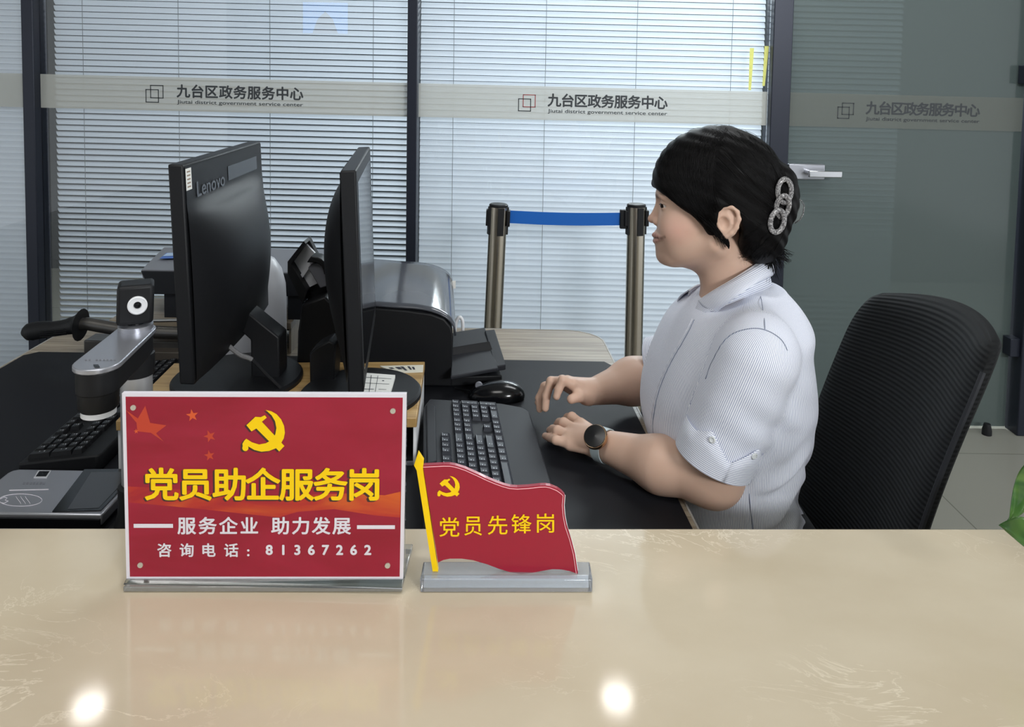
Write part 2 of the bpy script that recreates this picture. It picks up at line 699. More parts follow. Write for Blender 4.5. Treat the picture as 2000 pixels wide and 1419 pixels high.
# ------------------------------------------------------------------ venetian blinds
def blind(name, label, x0, x1, zlo, zhi, tilt, mt, cords, y=GY + 0.055, pitch=0.0243, width=0.0245):
    t = thing(name, label, 'blind', ((x0 + x1) / 2, y, zlo), 'venetian blinds behind the glass partition')
    m = MB()
    n = int((zhi - zlo) / pitch)
    K = 5
    for i in range(n):
        zc = zlo + (i + 0.5) * pitch
        tl = tilt + random.uniform(-0.02, 0.02)
        vs = []
        for x in (x0, x1):
            zz = zc + SL * x
            for k in range(K):
                s = (k / (K - 1) - 0.5)
                # lower lip towards the viewer, slightly crowned
                u, c = s * width, 0.0030 * (1 - 4 * s * s)
                dy = -math.cos(tl) * u - math.sin(tl) * c
                dz = -math.sin(tl) * u + math.cos(tl) * c
                vs.append((x, y + dy, zz + dz))
        m.add(vs, [(k, k + 1, K + k + 1, K + k) for k in range(K - 1)])
    m.build('slats', mt, t, smooth=True, split=3.0)
    for cx in cords:
        m = MB()
        m.tube([(cx, y - 0.016, zlo + SL * cx), (cx, y - 0.016, zhi + SL * cx)], 0.0011, 5)
        m.build('ladder_cord', M_cord, t)
    MB().box(((x0 + x1) / 2, y, zlo - 0.012), (x1 - x0, 0.026, 0.02)).build('bottom_rail', mt, t, bevel=0.002)
    MB().box(((x0 + x1) / 2, y, zhi + 0.03), (x1 - x0, 0.03, 0.03)).build('head_rail', mt, t, bevel=0.002)
    return t


cy = GY + 0.04
blind('venetian_blind', 'tightly closed grey blind left of the leftmost dark mullion', xl, posts[0][0] - 0.006, 0.10, 2.62, 1.25, M_slat2, [])
blind('venetian_blind', 'wide grey blind behind the two black monitors', posts[0][1] + 0.028, posts[1][0] - 0.004, 0.10, 2.62, 2.15, M_slat2,
      [P(x, 300, Y=cy).x for x in (166, 351, 528, 728)])
blind('venetian_blind', 'bright white blind behind the blue belt barrier and the woman', posts[1][1] + 0.002, posts[2][0] - 0.004, 0.10, 2.62, 1.12, M_slat,
      [P(x, 300, Y=cy).x for x in (884, 1062, 1238, 1422)])
blind('venetian_blind', 'dim blind showing faintly through the smoky glass door', dx0 + 0.03, P(1762, 300, Y=cy).x, 0.10, 2.62, 0.85, M_slat2, [], y=GY + 0.09)

# pale strips on the glass painting the daylight through the blind's edge gap
for k, (xa, xb, ya, yb, nm) in enumerate(((1464, 1473, 94, 176, 'left one of the two thin yellow-green strips of painted daylight on the bright blind'), (1491, 1502, 90, 168, 'thin yellow-green strip of painted daylight hard against the mullion beside the door'))):
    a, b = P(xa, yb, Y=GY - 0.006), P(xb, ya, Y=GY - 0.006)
    o = MB().prism([(a.x - 0.004, GY - 0.0046, a.z), (a.x + 0.006, GY - 0.0046, a.z), (b.x, GY - 0.0046, b.z), (b.x - 0.017, GY - 0.0046, b.z)], (0, -0.0006, 0)).build('daylight_strip', mat('daylight_tint', C(226, 228, 130), 0.6, noise=0.2, nscale=60))
    tag(o, nm, 'painted daylight strip', 'thin painted daylight strips on the glass')

# hall furniture behind the visitor, mirrored in the glass
scx, scz = -2.94, 2.25
scr = thing('wall_screen', 'blue lit screen on the hall wall, mirrored in the glass left of the middle mullion', 'screen', (scx, -5.93, scz))
MB().box((scx, -5.925, scz), (0.74, 0.04, 0.52)).build('casing', M_black, scr, bevel=0.004)
MB().box((scx, -5.9025, scz), (0.70, 0.005, 0.48)).build('display', emit_mat('screen_blue', (0.12, 0.35, 0.9, 1), 4.0), scr)
o_ = [(scx - .20, scz - .24), (scx - .12, scz - .02), (scx, scz + .10), (scx + .12, scz - .02), (scx + .2, scz - .24)]
MB().prism([(x, -5.8990, z) for x, z in o_], (0, -0.0008, 0)).build('display_arch', emit_mat('screen_arch', (0.25, 0.12, 0.1, 1), 1.0), scr)

# ------------------------------------------------------------------ round downlights, hall screen (they show as reflections)
def refl(px, py, zc=0.873, zl=2.7):
    c = P(px, py, Z=zc)
    d = ray(px, py)
    t = (zl - zc) / (-d.z)
    return Vector((c.x + d.x * t, c.y + d.y * t, zl))


M_lamp = emit_mat('lamp_glow', (1, 0.97, 0.92, 1), 30)
for (px, py, lb) in ((174, 1384, 'round ceiling downlight nearest the left monitor end'), (1205, 1366, 'round ceiling downlight above the desk in front of the woman')):
    c = refl(px, py)
    t = thing('downlight', lb, 'ceiling light', c, 'ceiling downlights')
    MB().lathe([(0.075, 0.0), (0.075, -0.012), (0.058, -0.012), (0.058, 0.0)], c, 28).build('ring', M_white, t)
    MB().lathe([(0.056, -0.006), (0.0, -0.006)], c, 28).build('diffuser', M_lamp, t)
# ------------------------------------------------------------------ service counter
CZ = 0.873
CBY = P(1000, 1030.5, Z=CZ).y
cyaw = 0.0265
ct = thing('service_counter', 'long cream marble reception counter across the front, holding the two red signs', 'counter', (0, 0.62, 0))
Rc = Matrix.Rotation(cyaw, 3, 'Z')


def cpt(x, y, z):
    """counter frame: x along, y measured from the back edge (negative towards the visitor)"""
    return Vector((0, CBY, 0)) + Rc @ Vector((x, y, 0)) + Vector((0, 0, z))


def cbox(m, x0, x1, y0, y1, z0, z1):
    m.hexa([cpt(x0, y0, z0), cpt(x1, y0, z0), cpt(x1, y1, z0), cpt(x0, y1, z0), cpt(x0, y0, z1), cpt(x1, y0, z1), cpt(x1, y1, z1), cpt(x0, y1, z1)])


m = MB()
cbox(m, -1.7, 1.7, -0.60, 0.0, CZ - 0.04, CZ)
m.build('worktop', M_marble, ct, bevel=0.003)
m = MB()
cbox(m, -1.68, 1.68, -0.36, -0.30, 0.0, CZ - 0.04)
m.build('front_panel', M_marble, ct)

# ------------------------------------------------------------------ desk with mats
DZ = 0.75
DX0 = -1.13
dk = thing('office_desk', 'grey oak double desk behind the counter, under the monitors and printers', 'desk', (-0.45, 1.5, 0))
out2 = [(DX0, 0.99), (0.292, 0.99), (0.241, 1.885)] + [(0.241 - 0.10 + 0.10 * math.cos(a), 1.895 + 0.09 * math.sin(a)) for a in [0.2, 0.5, 0.8, 1.1, 1.4, 1.57]] + [(DX0 + 0.05, 1.985), (DX0, 1.935)]
m = MB().prism([(x, y, DZ - 0.025) for x, y in out2], (0, 0, 0.025))
m.build('desktop', M_desk, dk)
path = [(x, y, DZ - 0.012) for x, y in out2]
mm = MB()
n = len(out2)
for i in range(n):
    a, b = Vector(path[i]), Vector(path[(i + 1) % n])
    d = (b - a).normalized()
    nn = Vector((d.y, -d.x, 0)) * 0.003
    mm.hexa([a + Vector((0, 0, -.0135)), b + Vector((0, 0, -.0135)), b + nn + Vector((0, 0, -.0135)), a + nn + Vector((0, 0, -.0135)), a + Vector((0, 0, .0128)), b + Vector((0, 0, .0128)), b + nn + Vector((0, 0, .0128)), a + nn + Vector((0, 0, .0128))])
mm.build('edge_band', M_desk_e, dk)
for (x, y) in ((DX0 + 0.05, 1.05), (0.2, 1.05), (DX0 + 0.05, 1.93), (0.13, 1.9)):
    MB().box((x, y, 0.3625), (0.05, 0.05, 0.725)).build('leg', M_dark, dk, bevel=0.003)
M_mat = mat('black_desk_mat', C(23, 24, 29), 0.55, spec=0.25, noise=0.1, nscale=500)
MT = 0.003


def mat_thing(label, pts):
    o = MB().prism([(x, y, DZ) for x, y in pts], (0, 0, MT)).build('desk_mat', M_mat, loc=(sum(p[0] for p in pts) / len(pts), sum(p[1] for p in pts) / len(pts), DZ))
    tag(o, label, 'desk mat', 'black desk mats')


mat_thing('black desk mat on the left half of the desk under the slim keyboard', [(DX0 + 0.008, 1.02), (-0.46, 1.02), (-0.46, 1.763), (DX0 + 0.03, 1.763), (DX0 + 0.008, 1.74)])
mat_thing('black desk mat under the hands and the mouse of the woman', [(-0.455, 1.02), (0.282, 1.02), (0.241, 1.735), (0.225, 1.76), (-0.455, 1.76)])
DM = DZ + MT

# ------------------------------------------------------------------ wooden risers
def riser(name, label, x0, x1, y0, y1, z0, z1, mt, yaw=0.0, th=0.017, skirt=True):
    c = Vector(((x0 + x1) / 2, (y0 + y1) / 2, z0))
    t = thing(name, label, 'monitor stand', c)
    R = Matrix.Rotation(yaw, 3, 'Z')
    q = lambda x, y, z: c + R @ Vector((x - c.x, y - c.y, z - c.z))

    def bx(mm, a0, a1, b0, b1, c0, c1):
        mm.hexa([q(a0, b0, c0), q(a1, b0, c0), q(a1, b1, c0), q(a0, b1, c0), q(a0, b0, c1), q(a1, b0, c1), q(a1, b1, c1), q(a0, b1, c1)])
    m = MB()
    bx(m, x0, x1, y0, y1, z1 - th, z1)
    m.build('board', mt, t, bevel=0.0015)
    for a, b in ((x0 + 0.001, x0 + 0.006), (x1 - 0.006, x1 - 0.001)):
        m = MB()
        bx(m, a, b, y0 + 0.006, y1 - 0.006, z0, z1 - th)
        m.build('side_panel', M_white if mt is M_riser else M_desk, t)
    if skirt:
        m = MB()
        bx(m, x0 + 0.006, x1 - 0.006, y0 + 0.008, y1 - 0.006, z0, z0 + 0.006)
        m.build('hollow_shade_plate', M_black, t)  # black colour paints the dark hollow under the board
        m = MB()
        bx(m, x0 + 0.006, x1 - 0.006, y0 + 0.004, y0 + 0.008, z0, z0 + 0.006)
        m.build('base_strip', M_grey, t)
    m = MB()
    bx(m, x0 + 0.006, x1 - 0.006, y1 - 0.03, y1 - 0.02, z0 + 0.006, z1 - th)
    m.build('back_panel', M_black, t)
    return t


RZ = 0.838
riser('monitor_riser', 'light wooden riser under the two black monitors', -0.655, -0.160, 1.25, 1.505, DM, RZ, M_riser, yaw=0.06)
riser('printer_riser', 'grey oak stand under the grey printer at the back', -0.945, -0.515, 1.782, 1.96, DZ, 0.826, M_desk, skirt=False)


# ------------------------------------------------------------------ monitors
def monitor(label, bn_t, bf_t, bn_b, nrm, thick, dome, screen_mat, foot_c, foot_r, loc, bias):
    """back plane corners near/far top and near bottom; nrm points to the screen side"""
    t = thing('monitor', label, 'monitor', loc)
    dn = bn_b - bn_t
    bf_b = bf_t + dn
    nrm = Vector(nrm).normalized()
    off = nrm * thick
    # frame: slab with an inset front
    m = MB().hexa([bn_b, bf_b, bf_b + off, bn_b + off, bn_t, bf_t, bf_t + off, bn_t + off])
    m.build('bezel', M_black, t, bevel=0.003)
    u = (bf_t - bn_t)
    b = 0.022
    wu, wv = u.length, dn.length
    e = lambda a, c, d: bn_t + u * a + dn * c + off + nrm * d
    ia, ic = b / wu, b / wv
    m = MB().hexa([e(ia, 1 - ic * 1.3, -.002), e(1 - ia, 1 - ic * 1.3, -.002), e(1 - ia, 1 - ic * 1.3, .0006), e(ia, 1 - ic * 1.3, .0006), e(ia, ic, -.002), e(1 - ia, ic, -.002), e(1 - ia, ic, .0006), e(ia, ic, .0006)])
    m.build('screen', screen_mat, t)
    # domed back shell
    K = 28
    m = MB()
    vs = []

    def hgt(a, c):
        s = max(0.0, 1 - abs(2 * a - 1) ** 2.6)
        lo, hi = bias
        v = (c - lo) / (hi - lo)
        if v <= 0 or v >= 1: return 0.0
        w = math.sin(math.pi * v ** 0.8) ** 0.75
        return dome * s * w
    for i in range(K + 1):
        for j in range(K + 1):
            a, c = 0.012 + 0.976 * i / K, 0.012 + 0.976 * j / K
            vs.append(bn_t + u * a + dn * c - nrm * (0.0012 + hgt(a, c)))
    m.add(vs, [(i * (K + 1) + j, (i + 1) * (K + 1) + j, (i + 1) * (K + 1) + j + 1, i * (K + 1) + j + 1) for i in range(K) for j in range(K)])
    m.build('back_shell', M_black, t, smooth=True, split=3.0)
    # stand
    fc = Vector(foot_c)
    m = MB().lathe([(foot_r, 0.0), (foot_r, 0.007), (foot_r - 0.004, 0.011), (foot_r * .3, 0.014), (0, 0.014)], fc, 48)
    m.build('foot', M_black, t, smooth=True, split=0.7)
    return t, e, hgt, (bn_t, u, dn, nrm)


M_scr = mat('dark_screen', C(20, 22, 26), 0.09, spec=0.7)
bn_t, bn_b = P(357, 322, Y=1.20), P(380, 752, Y=1.20)
bf_t = P(509, 276, Z=bn_t.z)
mon1, e1, h1, (q0, qu, qd, qn) = monitor('black monitor seen from behind with a small white label on its corner', bn_t, bf_t, bn_b, (-1, -0.03, 0.03), 0.024, 0.047, M_scr, P(465, 742, Z=RZ), 0.118, P(465, 742, Z=RZ), (0.19, 1.02))
# things printed or stuck on the back
bk = lambda a, c, d=0.0: q0 + qu * a + qd * c - qn * (0.0016 + h1(a, c) + d)
m = MB()
a0, a1, c0, c1 = 0.012, 0.066, 0.02, 0.118
m.prism([bk(a0, c0), bk(a1, c0), bk(a1, c1), bk(a0, c1)], -qn * 0.0004)
for k in range(5):
    cc = c0 + 0.012 + k * 0.017
    m.prism([bk(a0 + .01, cc, .0005), bk(a1 - .012, cc, .0005), bk(a1 - .012, cc + .006, .0005), bk(a0 + .01, cc + .006, .0005)], -qn * 0.0002, 1)
m.build('inventory_label', [M_paper, mat('label_ink', C(150, 128, 110), 0.7)], mon1)
m = MB()
m.prism([bk(0.48, 0.075), bk(0.90, 0.075), bk(0.90, 0.150), bk(0.48, 0.150)], -qn * 0.0006)
m.build('logo_strip', M_black_gl, mon1)
m = MB()
text(m, 'Lenovo', 0.11, 0.43, 0.165, 0.095, lambda x, y, d: bk(x, y, 0.0012), 0.01, mono=False)
m.build('lettering', mat('raised_gloss', C(70, 72, 78), 0.2), mon1)
# neck
nb = P(525, 738, Z=RZ)
pk = [P(x, y, Y=nb.y - .025) for x, y in ((468, 616), (484, 610), (545, 659), (546, 738), (490, 742), (489, 664), (462, 640))]
MB().prism(pk, (0, 0.05, 0)).build('column', M_black, mon1, bevel=0.003)

bn_t2, bn_b2 = P(664, 333.5, Y=1.20), P(680, 770, Y=1.20)
bf_t2 = P(699, 287, Z=bn_t2.z)
nr2 = Vector((1, 0.16, 0.04))
mon2, e2, h2, (r0, ru, rd_, rn) = monitor('black monitor turned edge-on beside the woman with blinds mirrored in its screen', bn_t2, bf_t2, bn_b2, nr2, 0.025, 0.047, M_scr, P(705, 772, Z=RZ), 0.108, P(705, 772, Z=RZ), (0.08, 1.02))
nb2 = P(632, 742, Z=RZ)
pk = [P(x, y, Y=nb2.y - .025) for x, y in ((604, 690), (618, 678), (642, 666), (656, 672), (652, 748), (605, 752))]
MB().prism(pk, (0, 0.05, 0)).build('column', M_black, mon2, bevel=0.003)
# cable with a white tag
cb = [P(424, 640, Y=1.32), P(440, 668, Y=1.33), P(468, 692, Y=1.335), P(492, 702, Y=1.345), P(520, 730, Y=1.345), P(548, 757, Y=1.345)]
cb = catmull(cb, 6)
o = MB().tube(cb, 0.0032, 8).build('signal_cable', M_black, loc=cb[-1])
tag(o, 'black cable with a pale wrapped tag hanging from the left monitor', 'cable')
ORG[o] = Vector(cb[-1])
MB().tube(cb[3:19], 0.0042, 8).build('cable_tag', mat('tag_grey', C(112, 112, 114), 0.6, noise=0.3, nscale=300), o)

# paper on the riser
def paper(label, pts, z, th, lines, mt=M_paper, cat='paper', grp=None):
    q = [P(x, y, Z=z) for x, y in pts]
    o = MB().prism(q, (0, 0, th))
    for k, (fa, fb, g, h) in enumerate(lines):
        L = lambda s, t: (q[0] * (1 - s) + q[1] * s) * (1 - t) + (q[3] * (1 - s) + q[2] * s) * t + Vector((0, 0, th + 0.0004))
        o.add([L(fa, g), L(fb, g), L(fb, h), L(fa, h)], [(0, 1, 2, 3)], 1)
    o = o.build('paper_sheet' if th < 0.003 else 'form_pad', [mt, M_ink], loc=q[0])
    tag(o, label, cat, grp)
    return o


lines = [(0.1, 0.5, 0.2, 0.22), (0.5, 0.92, 0.2, 0.215), (0.3, 0.32, 0.1, 0.95), (0.5, 0.515, 0.1, 0.95), (0.1, 0.9, 0.45, 0.465), (0.6, 0.85, 0.7, 0.715), (0.15, 0.45, 0.7, 0.72), (0.66, 0.72, 0.3, 0.34)]
paper('thin pad of printed white forms at the foot of the edge-on monitor', [(705, 733), (772, 738), (760, 780), (702, 780)], RZ + 0.0145, 0.006, lines, cat='form pad')
paper('curled white slip of printed numbers at the back of the wooden riser', [(742, 716), (827, 714), (826, 727), (772, 729)], RZ + 0.0005, 0.002, [(0.1, 0.2, 0.3, 0.5), (0.28, 0.4, 0.25, 0.6), (0.6, 0.66, 0.2, 0.7), (0.7, 0.76, 0.3, 0.7), (0.42, 0.5, 0.2, 0.8)], mt=mat('slip_paper', C(226, 224, 210), 0.7))

# ------------------------------------------------------------------ grey humidifier-like dome behind the monitors
hp = Vector((P(497, 640, Y=1.70).x, 1.70, DM))
t = thing('white_canister', 'tall pale grey canister with a domed top between the two monitors', 'canister', hp)
zt = P(497, 494, Y=1.70).z
H = zt - DM
m = MB().lathe([(0.066, 0), (0.070, 0.01), (0.070, H * .55), (0.068, H * .72), (0.060, H * .85), (0.045, H * .94), (0.025, H * .985), (0, H)], hp, 40)
m.build('body', mat('pale_plastic', C(186, 188, 194), 0.35), t, smooth=True, split=3.0)
MB().lathe([(0.072, 0), (0.072, 0.012), (0.0, 0.012)], hp, 40).build('base_ring', M_dark, t)

# ------------------------------------------------------------------ black device with an open tilted head
dp = P(612, 745, Y=1.545)
t = thing('card_reader', 'black desktop device on a column with its tilted lid open showing grey inside', 'card reader', (dp.x, 1.535, DM))
c = lambda x, y, Y=1.535: P(x, y, Y=Y)
pts = [c(588, 640), (c(596, 588)), c(640, 572), c(668, 600), c(668, 760), c(585, 760)]
MB().prism([p + Vector((0, -0.025, 0)) for p in pts], (0, 0.055, 0)).build('column', M_black, t, bevel=0.004)
MB().box((c(622, 760).x, 1.54, DM + 0.008), (0.085, 0.065, 0.016)).build('foot', M_black, t, bevel=0.003)
# tilted open tray: outer shell
po = [c(596.5, 468), c(565, 508), c(565, 530), c(592, 590), c(642, 577), c(636, 548)]
MB().prism([p + Vector((0, 0.02, 0)) for p in po], (0, 0.02, 0)).build('lid_shell', M_black, t, bevel=0.002)
pi = [c(595, 479), c(571, 512), c(601, 564), c(634, 548), c(612, 497)]
MB().prism([p + Vector((0, 0.012, 0)) for p in pi], (0, 0.007, 0)).build('lid_lining', M_ltgrey, t)
pe = [c(596.5, 468), c(600, 473), c(571, 513), c(565, 508)]
MB().prism([p + Vector((0, -0.012, 0)) for p in pe], (0, 0.034, 0)).build('lid_rim', M_black, t)
pe = [c(565, 508), c(571, 512), c(603, 565), c(594, 590), c(565, 530)]
MB().prism([p + Vector((0, -0.012, 0)) for p in pe], (0, 0.034, 0)).build('lid_rim', M_black, t)
pr = [c(602, 512), c(584, 540), c(588, 546), c(607, 518)]
MB().prism([p + Vector((0, 0.004, 0)) for p in pr], (0, 0.01, 0)).build('guide_bar', M_ltgrey, t)
pk = [c(604, 520), c(612, 512)] + [c(622 + 22 * math.sin(a), 534 - 24 * math.cos(a)) for a in [0, .3, .6, .9, 1.2, 1.5]] + [c(640, 556), c(628, 560)]
MB().prism([p + Vector((0, -0.012, 0)) for p in pk], (0, 0.03, 0)).build('paper_roll_cover', mat('roll_cover', C(98, 100, 108), 0.35), t, bevel=0.002)
pk = [c(604, 508), c(612, 496)] + [c(618 + 26 * math.sin(a), 524 - 27 * math.cos(a)) for a in [0, .3, .6, .9, 1.2, 1.5]] + [c(638, 532)] + [c(618 + 19 * math.sin(a), 530 - 22 * math.cos(a)) for a in [1.5, 1.2, .9, .6, .3, 0]]
MB().prism([p + Vector((0, -0.02, 0)) for p in pk], (0, 0.036, 0)).build('arched_cover', M_black, t, bevel=0.002)

# ------------------------------------------------------------------ grey dot-matrix printer at the back
pz0, pz1 = 0.884, 0.948
fy, by = 1.80, 2.012
fl, fr = P(275, 522, Y=fy).x, P(612, 540, Y=fy).x
t = thing('impact_printer', 'wide grey printer with a blue sticker behind the left monitor', 'printer', ((fl + fr) / 2, 1.9, 0.826))
bl = P(320, 482, Y=by).x
m = MB().hexa([(fl + .01, fy, pz0 + .001), (fr, fy, pz0 + .001), (fr, by, pz0 + .001), (bl, by, pz0 + .001), (fl, fy, pz1 - 0.006), (fr, fy, pz1 - 0.006), (fr, by, pz1), (bl, by, pz1)])
m.build('cover', M_grey, t, bevel=0.003)
m = MB().hexa([(fl + .028, fy - .003, pz0), (fr - .01, fy - .003, pz0), (fr - .01, by - .02, pz0), (bl, by - .02, pz0), (fl + .001, fy - .004, pz1 - 0.008), (fr - .002, fy - .004, pz1 - 0.008), (fr - .002, by - .02, pz1 - 0.02), (bl + 0.01, by - .02, pz1 - 0.02)])
m.build('front_panel', M_dark, t, bevel=0.002)
for x in (fl + 0.075, fr - 0.04):
    MB().box((x, fy + 0.02, (pz0 + 0.826) / 2), (0.045, 0.03, pz0 - 0.826)).build('foot', M_dark, t)
MB().box(((fl + fr) / 2 + .02, 1.9, (pz0 + .84) / 2), (fr - fl - 0.2, 0.12, pz0 - .84)).build('paper_tray', M_ltgrey, t, bevel=0.004)
q = [P(312, 505, Z=pz1 + .001), P(350, 504, Z=pz1 + .001), P(350, 493, Z=pz1 + .001), P(325, 494, Z=pz1 + .001)]
MB().prism(q, (0, 0, 0.0006)).build('sticker', [mat('sticker_blue', C(58, 104, 190), 0.4)], t)
q = [P(318, 500, Z=pz1 + .002), P(350, 499, Z=pz1 + .002), P(350, 493, Z=pz1 + .002), P(327, 494, Z=pz1 + .002)]
MB().prism(q, (0, 0, 0.0004)).build('sticker_print', [mat('sticker_pale', C(170, 196, 226), 0.4)], t)

# ------------------------------------------------------------------ black laser printer with glossy grey top
ny, fy2 = 1.592, 1.925
xr = P(884, 640, Y=ny).x
xl2 = -0.40
zt = P(720, 599, Y=ny).z
t = thing('laser_printer', 'black printer with a glossy grey top beside the edge-on monitor', 'printer', ((xr + xl2) / 2, 1.79, DM))
sec = [(xl2, DM + .004), (xr, DM + .004), (xr, zt - 0.055), (xr - 0.004, zt - 0.040), (xr - 0.018, zt - 0.024), (xr - 0.045, zt - 0.014), (xr - 0.10, zt - 0.007), (xl2, zt + 0.004)]
MB().prism([(x, ny, z) for x, z in sec], (-0.032, fy2 - ny, 0)).build('body', M_black, t, bevel=0.003)
top = []
K = 14
prof = [(xl2 + 0.0, zt + 0.006), (xr - 0.12, zt - 0.004)] + [(xr - 0.10 + 0.103 * math.sin(a), zt - 0.058 + 0.053 * math.cos(a) ** 0.8) for a in [0.15, 0.35, 0.55, 0.75, 0.95, 1.15, 1.35]] + [(xr + 0.0035, zt - 0.062)]
m = MB()
vs = []
for j in range(K + 1):
    v = j / K
    yy = ny + 0.004 + (fy2 - ny) * v
    for (x, z) in prof:
        vs.append((x - 0.032 * v, yy, z + 0.014 * math.sin(v * 1.57) + 0.0012))
nP = len(prof)
m.add(vs, [(j * nP + i, j * nP + i + 1, (j + 1) * nP + i + 1, (j + 1) * nP + i) for j in range(K) for i in range(nP - 1)])
o = m.build('lid', mat('gloss_grey_lid', C(74, 77, 84), 0.12, spec=0.7), t, smooth=True, split=3.0)
md = o.modifiers.new('thick', 'SOLIDIFY')
md.thickness = 0.004
md.offset = 1
# vent holes
m = MB()
for k in range(6):
    p = P(726.5 - k * 0.6, 621 + k * 4.6, Y=ny - .0004)
    m.lathe([(0.0022, 0), (0, 0.0)], p, 8, axis='Y')
m.build('status_light', M_ltgrey, t)
# output tray towards the woman
tz = lambda x, y, z: P(x, y, Z=z)
A, B, Cc, D = tz(884, 655, .805), tz(947, 645, .80), tz(973, 725, .79), tz(880, 742, .79)
m = MB().prism([A, B, Cc, D], (0, 0, 0.008))
m.build('output_tray', M_dark, t, bevel=0.002)
A, B, Cc, D = tz(884, 688, .81), tz(956, 676, .805), tz(962, 694, .79), tz(884, 706, .79)
MB().prism([A, B, Cc, D], (0, 0, 0.012)).build('paper_guide', M_black, t, bevel=0.002)
A, B, Cc, D = tz(947, 654, .80), tz(966, 652, .80), tz(988, 722, .785), tz(966, 726, .785)
MB().prism([A, B, Cc, D], (0, 0, 0.012)).build('tray_stop', M_dark, t, bevel=0.002)
cx = (xr + tz(975, 725, .79).x) / 2
MB().hexa([(xr - .004, 1.60, DM), (-0.012, 1.62, DM), (-0.05, 1.85, DM), (xr - .004, 1.85, DM), (xr - .004, 1.60, 0.775), (-0.012, 1.62, 0.772), (-0.05, 1.85, 0.79), (xr - .004, 1.85, 0.79)]).build('paper_cassette', M_black, t, bevel=0.003)
# tag of white paper on the printer's far corner, white mug behind
a = P(874, 550, Y=1.93)
o = MB().prism([P(873, 549, Y=1.90), P(890, 548, Y=1.90), P(890, 563, Y=1.90), P(877, 564, Y=1.90)], (0, 0.0008, 0)).build('sticky_note', M_paper, t)
cl = [P(888, 656, Y=1.86), P(889, 640, Y=1.86), P(892, 626, Y=1.86), P(898, 619, Y=1.86), P(903, 626, Y=1.86), P(904, 642, Y=1.86), P(903, 658, Y=1.86)]
o = MB().tube(catmull(cl, 5), 0.0042, 10).build('white_cable', M_white, loc=cl[0], smooth=True, split=1.5)
tag(o, 'short loop of white cable standing behind the black printer tray', 'cable')

# ------------------------------------------------------------------ guillotine paper cutter
t = thing('paper_cutter', 'steel paper cutter with a ribbed black handle at the far left of the desk', 'paper cutter', (-0.85, 1.8, DM))
Yc = 1.70
hpts = [P(x, y, Y=Yc) for x, y in ((54, 656), (60, 648), (80, 644), (105, 642), (130, 638), (148, 634), (158, 634))]
rr = [0.013, 0.0205, 0.0195, 0.017, 0.0175, 0.021, 0.036]
hpts = [P(51, 658, Y=Yc)] + hpts
rr = [0.004] + rr
o = MB().tube(catmull(hpts, 4), list(np.interp(np.linspace(0, len(rr) - 1, (len(rr) - 1) * 4 + 1), range(len(rr)), rr)), 18).build('handle', M_black, t, smooth=True, split=1.2)
m = MB()
for k in range(4):
    yy = 643 + k * 3.6
    m.tube([P(78, yy + 3.5, Y=Yc - 0.018), P(105, yy + 1.5, Y=Yc - 0.0175), P(130, yy - 1, Y=Yc - 0.018)], 0.0012, 6)
m.build('grip_rib', M_black_gl, t)
apts = [P(x, y, Y=Yc + .005) for x, y in ((156, 633), (172, 632), (200, 637), (230, 642), (262, 646), (300, 648), (345, 650), (420, 652))]
m = MB()
m.tube(catmull(apts, 4), 0.0145, 12, flat=1.0)
m.build('blade_arm', M_dsteel, t, smooth=True, split=1.2)
zb = P(300, 660, Y=Yc).z
x0, x1 = P(168, 668, Y=Yc + .02).x, P(425, 668, Y=Yc).x
MB().box(((x0 + x1) / 2, Yc + 0.035, (DM + zb - .012) / 2), (x1 - x0, 0.05, zb - .012 - DM)).build('bed', M_dsteel, t, bevel=0.002)
MB().box(((x0 + x1) / 2 + .06, Yc + 0.012, DM + 0.017), (x1 - x0 - .12, 0.06, 0.034)).build('base_board', mat('brown_board', C(74, 68, 62), 0.5), t, bevel=0.002)
m = MB().tube([P(265, 630, Y=Yc + 0.03), P(300, 626, Y=Yc + 0.03), P(350, 625, Y=Yc + 0.03), P(420, 628, Y=Yc + .03)], 0.004, 8)
m.build('guide_rod', M_chrome, t)

# ------------------------------------------------------------------ document camera
za = 1.05
pA, pB = P(265, 642, Z=za), P(191, 706, Z=za)
dv = (pB - pA).normalized()
sd = Vector((-dv.y, dv.x, 0))


t = thing('document_camera', 'silver document camera with a black webcam cube and white lens ring on top', 'document camera', (pA.x, pA.y, DM))
px_, py_ = pA.x, pA.y
MB().lathe([(0.0212, 0.02), (0.0212, 0.262), (0, 0.262)], (px_, py_, DM), 32).build('pole', mat('satin_silver', C(188, 189, 193), 0.38, 0.6), t, smooth=True)
MB().lathe([(0.024, 0.232), (0.0245, 0.245), (0.0245, 0.262), (0.02, 0.266)], (px_, py_, DM), 32).build('collar', M_black, t, smooth=True)
MB().lathe([(0.040, 0), (0.040, 0.008), (0.032, 0.014), (0.027, 0.03), (0.026, 0.07), (0.0227, 0.074)], (px_, py_, DM), 32).build('foot', M_black, t, smooth=True)
# arm: stadium outline from the pole towards the visitor
def stadium(w0, w1, z, ext=0.0):
    o = []
    for k in range(13):
        a = math.pi * (k / 12 - .5)
        o.append(pB + dv * math.cos(a) * (w1 + ext) + sd * math.sin(a) * (w1 + ext) + Vector((0, 0, z - za)))
    for k in range(13):
        a = math.pi * (k / 12 + .5)
        o.append(pA + dv * math.cos(a) * (w0 + ext) + sd * math.sin(a) * (w0 + ext) + Vector((0, 0, z - za)))
    return o


